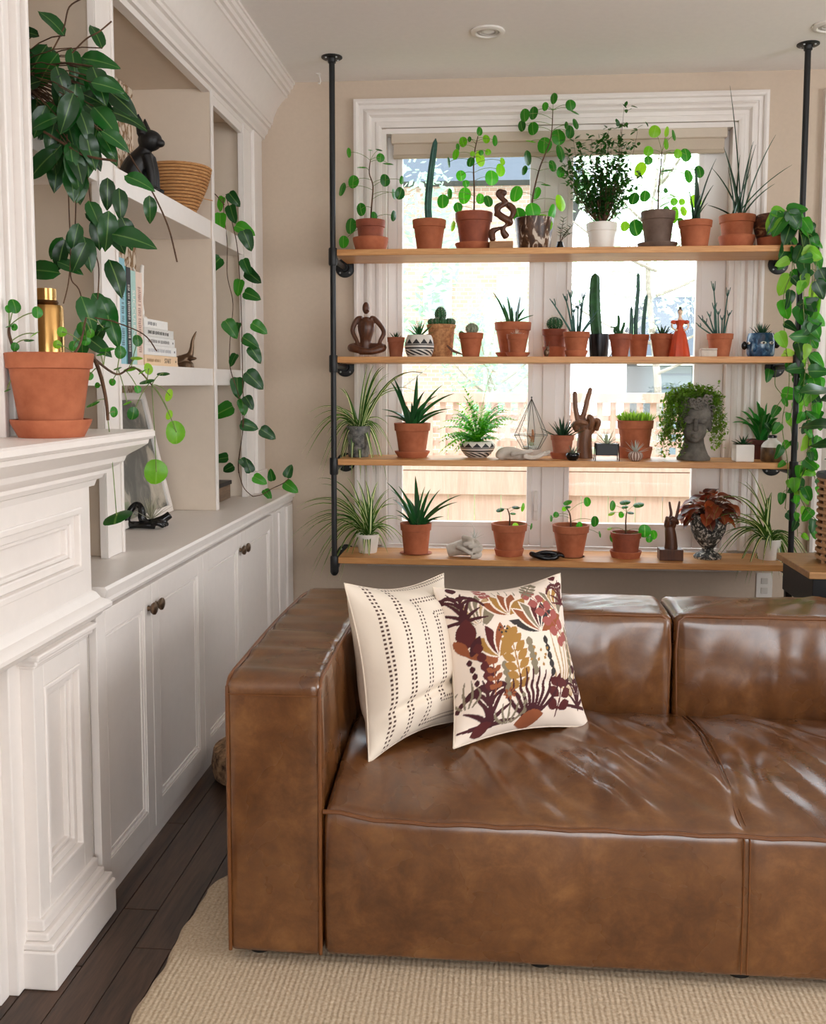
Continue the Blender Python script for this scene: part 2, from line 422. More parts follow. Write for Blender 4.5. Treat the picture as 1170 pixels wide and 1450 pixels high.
# ================================================================ built-in bookcase
bc=thing('bookcase','built-in white bookcase with open bays above the white cupboards','bookcase',(-1.25,3.3,.797))
FX=-1.10; BX=-1.40; ZC=.797; ZT=2.40
def bp(name,b,mat=PANEL,bevel=.0015,**k): return part(name,MB().box(*b),mat,bc,smooth=False,bevel=bevel,**k)
M=NM('floral_wallpaper')                                       # brown leaf print on cream
co=M.co('Object',(1,22,13)); n=M.noise(co,1.0,2,.5,1.2); v=M.n('TexVoronoi',feature='SMOOTH_F1'); M.l(co,v.inputs['Vector']); v.inputs['Scale'].default_value=1.3
f=M.math('ADD',M.math('MULTIPLY',n.outputs[0],.9),M.math('MULTIPLY',v.outputs[0],.35))
WPAPER=M.set(M.ramp(f,[(.50,lin('#e9dccb')),(.56,lin('#e0cfba')),(.58,lin('#8a6a48')),(.66,lin('#a78a68')),(.70,lin('#e6d8c6'))]),.8)
bp('back_panel',(-1.418,BX,2.09,D-.002,ZC,ZT),WPAPER,0)
bp('soffit',(BX,FX-.02,2.09,D-.002,ZT,ZT+.018))
bp('top_rail',(FX-.02,FX,2.09,D-.002,ZT-.0,2.46),WHITE)
bp('side_panel',(BX,FX-.02,2.64,2.69,ZC,ZT))
bp('stile',(FX-.02,FX,2.605,2.725,ZC,ZT),WHITE)
part('stile_bead',MB().box(FX,FX+.006,2.712,2.725,ZC,ZT).box(FX,FX+.004,2.605,2.617,ZC,ZT),WHITE,bc,smooth=False,bevel=.002)
bp('divider',(BX,FX+.002,3.652,3.676,ZC,ZT))
bp('divider_lipping',(FX,FX+.006,3.650,3.678,ZC,ZT),WHITE)
bp('side_panel',(BX,FX-.02,4.13,4.15,ZC,ZT))
bp('stile',(FX-.02,FX,4.108,D-.002,ZC,ZT),WHITE)
part('stile_bead',MB().box(FX,FX+.016,4.25,4.39,ZC+.10,ZT).box(FX,FX+.024,4.24,4.40,ZC,ZC+.10).box(FX,FX+.006,4.108,4.13,ZC,ZT),WHITE,bc,smooth=False,bevel=.004)
bp('top_rail',(FX-.02,FX,3.678,4.108,ZT-.05,ZT),WHITE)
SA,SB=1.909,1.348
for (ya,yb) in ((2.09,2.64),(2.69,3.652),(3.676,4.13)):
    bp('shelf',(BX,FX-.003,ya,yb,SA-.068,SA),WHITE); bp('shelf',(BX,FX-.003,ya,yb,SB-.064,SB),WHITE)
# base cupboards and their worktop
wt=MB().extr([(-1.398,ZC-.055),(-.968,ZC-.055),(-.962,ZC-.045),(-.966,ZC-.034),(-.952,ZC-.030),(-.950,ZC-.018),(-.948,ZC-.008),(-.953,ZC-.0005),(-1.398,ZC-.0005)],'y',2.235,D-.002)
tag(part('worktop',wt,WHITE,ang=25),'long white painted worktop with moulded edge on the cupboards','worktop')
DX=-.962
def door(T,y0,y1,knob_y):
    z0,z1=.036,.735; fw=.055; t=.02
    m=MB(); m.box(DX-t,DX,y0+.002,y0+fw,z0,z1).box(DX-t,DX,y1-fw,y1-.002,z0,z1).box(DX-t,DX,y0+fw,y1-fw,z0,z0+fw+.01).box(DX-t,DX,y0+fw,y1-fw,z1-fw,z1)
    m.box(DX-t,DX-.009,y0+fw,y1-fw,z0+fw,z1-fw)
    d=part('door',m,WHITE,T,smooth=False,bevel=.0015)
    b=MB()
    for e,w,q in ((0,.006,-.002),(.013,.006,-.005)):
        ya,yb,za,zb=y0+fw+e,y1-fw-e,z0+fw+.01+e,z1-fw-e
        ringx(b,DX+q,DX-.012,ya,yb,za,zb,w)
    part('moulding',b,WHITE,d,smooth=False,bevel=.002)
    k=MB().lathe([(0,0),(.008,0),(.0065,.004),(.0065,.008),(.014,.011),(.0175,.016),(.017,.021),(.012,.024),(0,.025)],20,(DX,knob_y,.672),Matrix.Rotation(R(90),3,'Y'))
    part('knob',k,BRONZE,d,label='round bronze knob')
for (ya,yc,yb,lab) in ((2.2,2.572,3.040,'white panelled double cupboard beside the fireplace with bronze knobs'),(3.040,3.515,4.014,'white panelled double cupboard beside the window wall with bronze knobs')):
    T=thing('base_cupboard',lab,'cupboard',(-1.2,(ya+yb)/2,0),'base cupboards under the bookcase')
    part('carcass',MB().box(-1.40,DX-.021,ya,yb-.001,.034,ZC-.056),WHITE,T,smooth=False)
    part('plinth',MB().box(-1.40,DX-.006,ya,yb-.001,0,.033),WHITE,T,smooth=False)
    door(T,ya,yc,yc-.028); door(T,yc,yb,yc+.030)
T=thing('end_panel','narrow white filler panel between the cupboards and the window wall','panel',(-1.2,4.2,0))
part('board',MB().box(-1.40,DX,4.016,D-.02,0,ZC-.056),WHITE,T,smooth=False,bevel=.002)
part('moulding',MB().box(DX,DX+.010,4.10,4.13,.05,.73).box(DX,DX+.012,4.25,4.36,0,.74),WHITE,T,smooth=False,bevel=.003)
# ================================================================ fireplace mantel
FM=thing('fireplace_mantel','white panelled fireplace mantel with a deep moulded shelf','mantel',(-1.1,1.6,0))
MZ=1.177; YE=2.333
def stepped(name,prof,ye,y0=-.3,zs=None):
    """moulding that runs along the face and returns round the far end; prof = (x of face, z)"""
    vs=[];fs=[]; xm=prof[0][0]
    mx=max(p[0] for p in prof)
    for x,z in prof:
        yy=ye-(mx-x); vs += [(x,y0,z),(x,yy,z),(-1.095,yy,z)]
    n=len(prof)
    for j in range(n-1):
        a=j*3; fs += [(a,a+1,a+4,a+3),(a+1,a+2,a+5,a+4)]
    return part(name,MB().add(vs,fs),WHITE,FM,ang=24)
stepped('mantel_shelf',[(-.860,MZ),(-.855,MZ-.004),(-.855,MZ-.016),(-.860,MZ-.022),(-.866,MZ-.024),(-.868,MZ-.034),(-.884,MZ-.046),(-.900,MZ-.056),(-.908,MZ-.062),(-.912,MZ-.074),(-.918,MZ-.080),(-.932,MZ-.088),(-.938,MZ-.092),(-.938,MZ-.100),(-.948,MZ-.102),(-.952,MZ-.112),(-.962,MZ-.116),(-.966,MZ-.13)],YE)
part('mantel_top',MB().box(-1.095,-.8595,-.3,YE-.0045,MZ-.02,MZ+.0004),WHITE,FM,smooth=False)
FFX=-.966; FYE=2.19
fr=MB(); z0,z1=.79,1.06; py1=FYE-.045; pz0,pz1=.855,1.005
fr.box(-1.095,FFX,py1,FYE,z0,z1).box(-1.095,FFX,-.3,py1,z0,pz0).box(-1.095,FFX,-.3,py1,pz1,z1).box(-1.095,FFX-.03,-.3,py1,pz0,pz1)
part('frieze',fr,WHITE,FM,smooth=False)
fm=MB()
for e,w,q in ((0,.016,.004),(.016,.020,-.010),(.036,.010,-.016)):
    ringx(fm,FFX+q,FFX-.03,-.5+e,py1-e,pz0+e,pz1-e,w)
part('frieze_moulding',fm,WHITE,FM,smooth=False,bevel=.003)
def cap(zt,prof,ye,y0,nm):
    stepped(nm,[(x,zt-z) for x,z in prof],ye,y0)
cap(.80,[(FFX,0),(-.958,.006),(-.950,.020),(-.935,.030),(-.930,.036),(-.930,.044),(-.936,.050),(-.944,.052),(-.950,.062),(-.960,.070),(FFX,.074)],2.225,-.3,'architrave')
# pilaster: capital, panelled shaft, plinth
PY0,PY1=1.905,2.172; PX=-.972
pl=MB(); a0,a1=PY0+.045,PY1-.045; b0,b1=.20,.64
pl.box(-1.3,PX,PY0,a0,.14,.73).box(-1.3,PX,a1,PY1,.14,.73).box(-1.3,PX,a0,a1,.14,b0).box(-1.3,PX,a0,a1,b1,.73).box(-1.3,PX-.03,a0,a1,b0,b1)
part('pilaster',pl,WHITE,FM,smooth=False,bevel=.002)
pm=MB()
for e,w,q in ((0,.012,.003),(.012,.018,-.010),(.030,.010,-.018)):
    ringx(pm,PX+q,PX-.03,a0+e,a1-e,b0+e,b1-e,w)
part('pilaster_moulding',pm,WHITE,FM,smooth=False,bevel=.003)
cp=MB()
for q,za,zb in ((.004,.69,.70),(.014,.70,.712),(.024,.712,.726)): cp.box(-1.3,PX+q,PY0-q,PY1+q*.3,za,zb)
part('capital',cp,WHITE,FM,smooth=False,bevel=.004)
pp=MB()
for q,za,zb in ((.045,0,.085),(.038,.085,.10),(.022,.10,.118),(.010,.118,.145)): pp.box(-1.3,PX+q,PY0-q*.6,min(PY1+q*.7,2.199),za,zb)
part('pilaster_plinth',pp,WHITE,FM,smooth=False,bevel=.004)
inn=MB(); inn.box(-1.3,-1.0,PY0-.05,PY0,0,.79).box(-1.3,-1.02,PY0-.085,PY0-.05,0,.79)
part('inner_jamb',inn,WHITE,FM,smooth=False,bevel=.003)
part('lintel_board',MB().box(-1.3,-1.004,-.3,PY0-.085,.66,.79),WHITE,FM,smooth=False)
mb=mottled('veined_marble','#8e8a84','#dcd8d2',7,.3,.05)
tag(part('hearth_slip',MB().box(-1.40,-1.07,.2,PY0-.087,0,.659),mb,smooth=False),'pale veined stone slip inside the fireplace surround','stone slip')
# ================================================================ ceiling fittings
def downlight(p,lab):
    T=thing('recessed_light',lab,'light',(p.x,p.y,H-.03))
    part('trim_ring',MB(p).lathe([(.066,0),(.066,-.006),(.060,-.010),(.048,-.010),(.044,-.006),(.042,.0)],36),CERW,T)
    part('gimbal',MB(p).lathe([(.041,-.001),(.041,-.005),(.031,-.006),(.028,-.001)],32),paint('gimbal_grey','#bdb6ae',.4),T)
    part('lamp',MB(p).lathe([(0,-.004),(.012,-.005),(.024,-.003),(.027,0)],24),paint('lamp_face','#efece8',.2),T)
def atz(px,py,z):
    d=ray(px,py); return C0+d*((z-HC)/d.z)
downlight(atz(691,44,H),'round white recessed ceiling light in front of the window head')
downlight(atz(1176,36,H),'round white recessed ceiling light beside the right iron pole')
hk=atz(452,104,H); T=thing('ceiling_hook','small white hook screwed in the ceiling by the bookcase','hook',(hk.x,hk.y,H-.05))
part('hook',MB(hk).tube([(0,0,0),(0,0,-.006),(.004,0,-.02),(.006,0,-.034),(.002,0,-.045),(-.004,0,-.04)],.003),CERW,T)
part('hook_plate',MB(hk).box(-.012,.006,-.006,.006,-.004,0),CERW,T,smooth=False)
# wall socket low on the back wall
so=at(1082,829,D); T=thing('wall_socket','white double wall socket under the lowest shelf','socket',(so.x,D-.004,so.z-.045))
part('cover',MB().box(so.x-.036,so.x+.036,D-.007,D,so.z-.058,so.z+.058),CERW,T,smooth=False,bevel=.003)
for dz in (-.022,.022): part('outlet',MB().box(so.x-.015,so.x+.015,D-.010,D-.006,so.z+dz-.014,so.z+dz+.014),paint('socket_face','#cfc8bf',.4),T,smooth=False,bevel=.002)
# ================================================================ garden beyond the window
GZ=-.35
struct('ground',MB().box(-14,14,D+.2,30,GZ-.1,GZ),mottled('lawn','#6f7a4c','#97a06c',3,.95,.3),smooth=False)
FY=6.9
FENCE=woodmat('cedar_fence','#c29b88','#d6b4a2','z',.7,.8)
FN=thing('garden_fence','pale cedar board fence with a lattice top in the garden','fence',(0,FY,GZ))
ftop=at(700,556,FY).z; r1=at(700,656,FY).z; r2=at(700,700,FY).z
part('top_rail',MB().box(-3.6,4.6,FY-.05,FY+.05,ftop-.07,ftop),FENCE,FN,smooth=False,bevel=.004)
part('mid_rail',MB().box(-3.6,4.6,FY-.04,FY+.05,r1-.05,r1),FENCE,FN,smooth=False,bevel=.004)
part('plank_rail',MB().box(-3.6,4.6,FY-.035,FY+.02,r2,r1-.055),FENCE,FN,smooth=False,bevel=.003)
for i in range(7):
    x=-3.55+i*1.33; part('post',MB().box(x-.05,x+.05,FY-.06,FY+.055,GZ,ftop+.02),FENCE,FN,smooth=False,bevel=.004)
lm=mesh('lattice_slat',MB().box(-.021,.021,-.008,.008,0,ftop-.07-r1),smooth=False); lm.materials.append(FENCE)
lh=mesh('lattice_slat',MB().box(-3.6,4.6,.009,.024,-.021,.021),smooth=False); lh.materials.append(FENCE)
for i in range(88):
    o=bpy.data.objects.new('lattice_slat',lm); COL.objects.link(o); o.parent=FN; o.location=(-3.55+i*.0925,0,r1-GZ)
for j in range(4):
    o=bpy.data.objects.new('lattice_slat',lh); COL.objects.link(o); o.parent=FN; o.location=(0,0,r1-GZ+.05+j*.092)
bmh=mesh('board',MB().box(-.092,.092,0,.02,0,r2-GZ),smooth=False); bmh.materials.append(FENCE)
for i in range(43):
    o=bpy.data.objects.new('board',bmh); COL.objects.link(o); o.parent=FN; o.location=(-3.5+i*.19,.0,0)
# neighbouring houses
HZ=13.5
hr=thing('neighbour_house','grey sided house with a dark slate roof beyond the fence','building',(4.2,HZ+2,GZ))
sid=paint('grey_siding','#7f8a94',.8,.04); slate=paint('slate_roof','#4c5660',.8,.08)
e0=at(905,500,HZ); e1=at(952,398,HZ)
zf=at(950,505,HZ).z
part('wall',MB().box(e0.x+.35,e0.x+7,HZ+.3,HZ+4,GZ,zf),sid,hr,smooth=False)
bz=GZ; sm=mesh('siding_board',MB().box(e0.x+.33-4.2,e0.x+7-4.2,-1.74,-1.70,0,.17),smooth=False); sm.materials.append(sid)
for i in range(int((zf-GZ)/.2)):
    o=bpy.data.objects.new('siding_board',sm); COL.objects.link(o); o.parent=hr; o.location=(0,0,i*.2)
zr=e1.z
rf=MB().add([(e0.x,HZ,zf),(e0.x+8,HZ,zf),(e0.x+8,HZ+2.4,zr),(e1.x,HZ+2.4,zr),(e0.x,HZ+4.4,zf),(e0.x+8,HZ+4.4,zf)],[(0,1,2,3),(0,3,4),(3,2,5,4),(0,4,5,1)])
part('roof',rf,slate,hr,smooth=False)
part('eaves_board',MB().box(e0.x-.02,e0.x+8,HZ-.06,HZ+.02,zf-.12,zf+.01),SASH,hr,smooth=False)
hw=part('window',MB().box(e0.x+1.0,e0.x+1.7,HZ+.22,HZ+.3,zf-1.5,zf-.5),SASH,hr,smooth=False); part('pane',MB().box(e0.x+1.06,e0.x+1.64,HZ+.2,HZ+.23,zf-1.44,zf-.56),paint('far_pane','#5c6872',.1),hw,smooth=False)
HL=15.0
hl=thing('brick_house','pale brick house with white framed windows seen through the left panes','building',(-1.5,HL+2,GZ))
brk=NM('pale_brick'); bt=brk.n('TexBrick'); brk.l(brk.co('Object',(1,1,1),(R(90),0,0)),bt.inputs[0]); bt.inputs['Color1'].default_value=lin('#c49a86'); bt.inputs['Color2'].default_value=lin('#d0ad9b'); bt.inputs['Mortar'].default_value=lin('#d9cfc6'); bt.inputs['Scale'].default_value=4
BRK=brk.set(bt.outputs[0],.9)
a=at(560,380,HL).x; b=at(752,380,HL).x
part('wall',MB().box(a-3,b+.5,HL,HL+4,GZ,4.3),BRK,hl,smooth=False)
part('roof',MB().add([(a-3.3,HL-.4,4.3),(b+.9,HL-.4,4.3),(b+.9,HL+4.4,4.3),(a-3.3,HL+4.4,4.3),(a-1.5,HL+2,6.2),(b-.6,HL+2,6.2)],[(0,1,5,4),(1,2,5),(2,3,4,5),(3,0,4),(3,2,1,0)]),slate,hl,smooth=False)
for px0,px1,py0,py1 in ((703,747,392,452),(705,752,500,565),(600,640,392,452)):
    p=at(px0,py1,HL);q=at(px1,py0,HL)
    w=part('window',MB().box(p.x,q.x,HL-.06,HL,p.z,q.z),SASH,hl,smooth=False)
    part('pane',MB().box(p.x+.07,q.x-.07,HL-.075,HL-.05,p.z+.07,q.z-.07),paint('far_pane_light','#a8b6c0',.1),w,smooth=False)
BARK=mottled('pale_bark','#8a7f76','#b3a89e',20,.9,.3)
def tree(name,lab,x,y,h,cr,cz,n,seed,hues):
    rg=random.Random(seed); T=thing(name,lab,'tree',(x,y,GZ),'trees beyond the fence')
    tr=MB().tube(smoothpath([(x,y,GZ),(x+.05,y,GZ+h*.35),(x-.1,y,GZ+h*.7),(x,y,GZ+h)]),[.06-.0027*i for i in range(19)],8)
    for i in range(9):
        a=rg.random()*6.3; z=GZ+h*(.35+.6*rg.random()); tr.tube(bez((x,y,z),(x+math.cos(a)*cr*.5,y+math.sin(a)*cr*.5,z+.2),(x+math.cos(a)*cr,y+math.sin(a)*cr,z+.7),6),[.02,.018,.015,.012,.010,.008,.005],6)
    part('trunk',tr,BARK,T)
    vs=MB()
    for i in range(n):
        while True:
            p=Vector((rg.uniform(-1,1),rg.uniform(-1,1),rg.uniform(-1,1)))
            if p.length<1 and (math.sin(p.x*7+seed)+math.sin(p.z*6)+math.sin(p.y*5)>-.9): break
        c=Vector((x,y,cz))+Vector((p.x*cr,p.y*cr,p.z*cr*1.1)); d=Vector((rg.gauss(0,1),rg.gauss(0,1),rg.gauss(0,.6))).normalized(); e=d.orthogonal().normalized(); s=rg.uniform(.03,.065)
        vs.add([c-d*s,c+e*s*.5,c+d*s,c-e*s*.5],[(0,1,2,3)])
    part('foliage',vs,leafmat(name+'_leaf',*hues,.5,vein=False),T,smooth=False,kind='stuff')
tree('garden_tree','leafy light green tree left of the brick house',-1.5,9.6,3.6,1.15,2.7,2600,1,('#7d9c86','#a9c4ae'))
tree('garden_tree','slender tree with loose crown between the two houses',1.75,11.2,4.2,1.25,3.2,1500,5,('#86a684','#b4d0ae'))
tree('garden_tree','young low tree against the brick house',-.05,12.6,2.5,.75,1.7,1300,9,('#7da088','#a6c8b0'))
# ================================================================ hanging shelf unit of iron pipe and oak
ZS=[1.859,1.407,.967,.537]; TH=.026
XL,XR=-.712,1.218
for z,w in zip(ZS,('topmost','second','third','lowest')):
    bo=part('shelf_board',MB().box(-.697,1.203,4.103,D-.045,z-TH,z),SHELFW,None,smooth=False,bevel=.002)
    tag(bo,'oak shelf board, the %s of the four hung across the window'%w,'shelf','boards of the window shelf')
SCREW=paint('screw_steel','#c9ccd0',.3,.05,0,20,metal=.6)
def flange(c,ax,parent):
    rot={'z':Matrix.Rotation(R(180),3,'X'),'y':Matrix.Rotation(R(90),3,'X')}[ax]
    f=part('flange',MB().lathe([(0,0),(.044,0),(.044,.004),(.040,.0065),(.020,.007),(.017,.012),(.0165,.024),(0,.024)],28,c,rot),BLACK,parent)
    for k in range(4):
        a=R(45+90*k); p=rot@Vector((.031*math.cos(a),.031*math.sin(a),.0066)); part('screw',MB().ell(Vector(c)+p,.0045,8,6),SCREW,f)
for X,lab in ((XL,'black iron pipe frame standing next to the bookcase, holding the boards'),(XR,'black iron pipe frame wound with pothos vines, holding the boards')):
    SU=thing('pipe_frame',lab,'pipe frame',(X,4.26,.46),'iron frames of the window shelf')
    part('pole',MB().tube([(X,YP,ZS[3]-.045),(X,YP,1.2),(X,YP,H-.01)],.0122,14),BLACK,SU)
    flange((X,YP,H),'z',SU)
    for i,z in enumerate(ZS):
        pz=z-TH-.0135
        part('tee_fitting',MB().tube([(X,YP,pz-.028),(X,YP,pz-.022),(X,YP,pz+.040),(X,YP,pz+.046)],[.0165,.0185,.0185,.0165],14).tube([(X,YP,pz),(X,YP+.034,pz)],.0175,14),BLACK,SU)
        part('arm_pipe',MB().tube([(X,YP,pz),(X,D-.01,pz)],.0115,12),BLACK,SU)
        flange((X,D,pz),'y',SU)
    part('end_cap',MB().ell((X,YP,ZS[3]-.058),(.019,.019,.022),14,8),BLACK,SU)
# ================================================================ leather sofa
M=NM('brown_leather')
co=M.co('Object'); n1=M.noise(co,4.0,4,.5,.2); n2=M.noise(co,13,8,.72,.3); n3=M.noise(co,150,2)
f=M.math('ADD',M.math('MULTIPLY',n1.outputs[0],.35),M.math('MULTIPLY',n2.outputs[0],.65))
c=M.ramp(f,[(.28,lin('#3f220e')),(.52,lin('#663c1b')),(.72,lin('#8c6035'))],'B_SPLINE')
M.set(c,M.ramp(n1.outputs[0],[(.3,(.24,.24,.24,1)),(.7,(.33,.33,.33,1))]),spec=.5); M.b.inputs['Coat Weight'].default_value=.5; M.b.inputs['Coat Roughness'].default_value=.17; M.b.inputs['Coat IOR'].default_value=1.6
b1=M.bump(n3.outputs[0],.05,.0008)
n4=M.noise(M.co('Object',(7,2.6,7)),1.1,2,.5,.6); M.bump(n4.outputs[0],.22,.012,b1)
LEATHER=M.m
PIPING=paint('leather_piping','#6b3f1c',.4,.1,.1,60)
def softbox(x0,x1,y0,y1,z0,z1,r,n=(30,30,14),disp=None):
    """box with rounded edges on a dense grid, pushed about by disp(p, face normal)"""
    lo=Vector((x0,y0,z0)); hi=Vector((x1,y1,z1)); mb=MB()
    for ax in range(3):
        u,v=[a for a in range(3) if a!=ax]
        for sgn in (0,1):
            def fn(s,t,ax=ax,u=u,v=v,sgn=sgn):
                # cluster samples towards the edges
                s=.5-.5*math.cos(math.pi*s)*(.75)-.125*(1-2*s)*2*.5 if False else s
                p=Vector((0,0,0)); p[ax]=hi[ax] if sgn else lo[ax]
                p[u]=lo[u]+(hi[u]-lo[u])*s; p[v]=lo[v]+(hi[v]-lo[v])*t
                q=Vector([min(max(p[i],lo[i]+r),hi[i]-r) for i in range(3)]); d=p-q
                nn=Vector((0,0,0)); nn[ax]=1 if sgn else -1
                if d.length>1e-9: p=q+d.normalized()*min(r,d.length if sum(abs(x)>1e-9 for x in d)==1 else r); nn=d.normalized()
                if disp: p=p+disp(p,nn)
                return p
            b=len(mb.f); mb.grid(fn,n[u],n[v])
            if (sgn==1)==(ax==1): mb.f[b:]=[f[::-1] for f in mb.f[b:]]
    return mb
def weld(o,d=.0006):
    w=o.modifiers.new('weld','WELD'); w.merge_threshold=d; return o
rg=random.Random(11)
SF=thing('leather_sofa','low brown leather sofa with wide arm and loose back cushions','sofa',(.5,2.45,0))
SY0,SY1=1.992,2.955
def ridges(seed,x0,x1,y0,y1,n,ang,amp,wid,ln=1.0):
    r=random.Random(seed); L=[]
    for i in range(n):
        L.append((r.uniform(x0,x1),r.uniform(y0,y1),ang+r.gauss(0,.28/ln),ln*r.uniform(.10,.28),r.uniform(.6,1.2)*wid,r.uniform(.4,1)*amp))
    def h(x,y):
        s=0
        for cx,cy,a,l,w,A in L:
            dx,dy=x-cx,y-cy; p=dx*math.cos(a)+dy*math.sin(a); q=-dx*math.sin(a)+dy*math.cos(a)+.25*p*p
            s+=A*math.exp(-(p/l)**2-(q/w)**2)
        return s
    return h
AX0,AX1=-.586,-.378
def arm(x0,x1):
    cx=(x0+x1)/2
    def dp(p,n):
        u=(p.z-.04)/.62; v=(p.y-SY0)/(SY1-SY0); b=max(0,math.sin(math.pi*min(max(u,0),1)))*max(0,math.sin(math.pi*min(max(v,0),1)))
        w=.0016*math.sin(p.y*46+p.x*9)+.0012*math.sin(p.y*83+p.z*31)
        return Vector((n.x*(.010*b+w),n.y*.006*b,n.z*(.014*math.sin(math.pi*min(max(v,0),1))+w*1.6)))
    o=weld(part('arm',softbox(x0,x1,SY0,SY1,.036,.655,.015,(18,50,40),dp),LEATHER,SF,ang=80))
    for xx in (x0+.003,x1-.003):
        z=.650
        pts=[(xx,SY0+.003,.042),(xx,SY0+.004,.3),(xx,SY0+.004,.60)]+[(xx,SY0+.012,.638),(xx,SY0+.04,z+.004)]+[(xx,SY0+.04+(SY1-SY0-.07)*t/8,z+.004+.012*math.sin(math.pi*t/8)) for t in range(1,8)]+[(xx,SY1-.010,.640),(xx,SY1-.005,.60),(xx,SY1-.004,.45),(xx,SY1-.004,.1)]
        part('piping',MB().tube(smoothpath(pts,4),.0045,8),PIPING,o)
    part('seam',MB().tube([(x0+.004,SY0+.0,.622),(cx,SY0-.004,.622),(x1-.004,SY0,.622)],.0014,6),PIPING,o)
arm(AX0,AX1); arm(1.452,1.66)
# seat modules: crowned top, sagging folds, piping along the front edge
xa,xb,XS=-.374,1.448,.524
h1=ridges(3,-.2,1.3,2.05,2.6,44,R(115),.0080,.021,1.5); h2=ridges(31,-.2,1.3,2.05,2.6,26,R(114),.0070,.028,1.5)
hf=ridges(50,xa,xb,.1,.34,30,R(97),.0035,.022)
def dp(p,n):
    u=min(max((p.x-xa)/(xb-xa),0),1); v=min(max((p.y-SY0)/(2.75-SY0),0),1); z=min(max((p.z-.04)/.31,0),1)
    crown=.058*max(0,math.sin(math.pi*min(v*.97,1)))**1.0+.020*math.exp(-((p.x-xa)/.10)**2)
    e=min(1,min(u,1-u)*22)*min(1,v*8); g=.008*math.exp(-((p.x-XS)/.012)**2)
    top=crown+(h1(p.x,p.y)-h2(p.x,p.y)*.8)*e-g*min(1,v*12)
    fr=.010*math.sin(math.pi*z)+hf(p.x,p.z)*math.sin(math.pi*z)-.005*math.exp(-((p.x-XS)/.010)**2)
    return Vector((0,n.y*fr if n.y<0 else 0,max(n.z,0)*top))
o=weld(part('seat_cushion',softbox(xa,xb,SY0+.006,2.76,.036,.350,.014,(210,84,26),dp),LEATHER,SF,ang=80))
pts=[(xa+(xb-xa)*t/48,SY0+.004,.3475+.0022*math.sin(t*1.7)+.018*math.exp(-((xb-xa)*t/48/.10)**2)) for t in range(49)]
part('piping',MB().tube(pts,.0048,8),PIPING,o)
for dx in (-.006,.006):
    pts=[(XS+dx,SY0-.002,.05),(XS+dx,SY0-.004,.2),(XS+dx,SY0+.001,.335)]+[(XS+dx,SY0+.02+.7*t/14,.349+.058*max(0,math.sin(math.pi*min(.97*(.014+.7*t/14)/.758,1)))-.004) for t in range(15)]
    part('centre_seam',MB().tube(pts,.0018,6),PIPING,o)
# back: frame behind, two cushions
part('back_frame',softbox(AX1+.002,1.448,2.80,SY1,.045,.60,.02,(30,6,12)),LEATHER,SF,ang=80)
BXS=[-.374,.487,1.446]
for k in range(2):
    xa,xb=BXS[k]+.002,BXS[k+1]-.002
    hb=ridges(70+k,xa,xb,.4,.66,14,R(80),.006,.03); ht=ridges(90+k,xa,xb,2.70,2.95,22,R(40),.0035,.02)
    def dp(p,n,xa=xa,xb=xb,hb=hb,ht=ht):
        u=min(max((p.x-xa)/(xb-xa),0),1); z=min(max((p.z-.33)/.32,0),1); v=min(max((p.y-2.69)/.25,0),1)
        return Vector((0,-(.022*math.sin(math.pi*u)**.5*math.sin(math.pi*z)+hb(p.x,p.z)*math.sin(math.pi*z)) if n.y<0 else 0,(.012*math.sin(math.pi*u)**.4*math.sin(math.pi*v)+ht(p.x,p.y)*min(1,min(u,1-u)*12)) if n.z>0 else 0))
    o=weld(part('back_cushion',softbox(xa,xb,2.680,2.945,.325,.652,.022,(60,22,26),dp),LEATHER,SF,ang=80))
    m=MB().tube([(xa+.012,2.684,.36),(xa+.006,2.683,.55),(xa+.012,2.686,.635)]+[(xa+.03+(xb-xa-.06)*t/16,2.688,.648+.001*math.sin(t*2)) for t in range(17)]+[(xb-.012,2.686,.635),(xb-.006,2.683,.55),(xb-.012,2.684,.36)],.0045,8)
    part('piping',m,PIPING,o)
for x in (-.53,.1,.53,1.1,1.6):
    for y in (2.06,2.88): part('foot',MB().lathe([(0,.0128),(.026,.0128),(.028,.038),(0,.038)],16,(x,y,0)),paint('foot_black','#15110e',.6),SF)
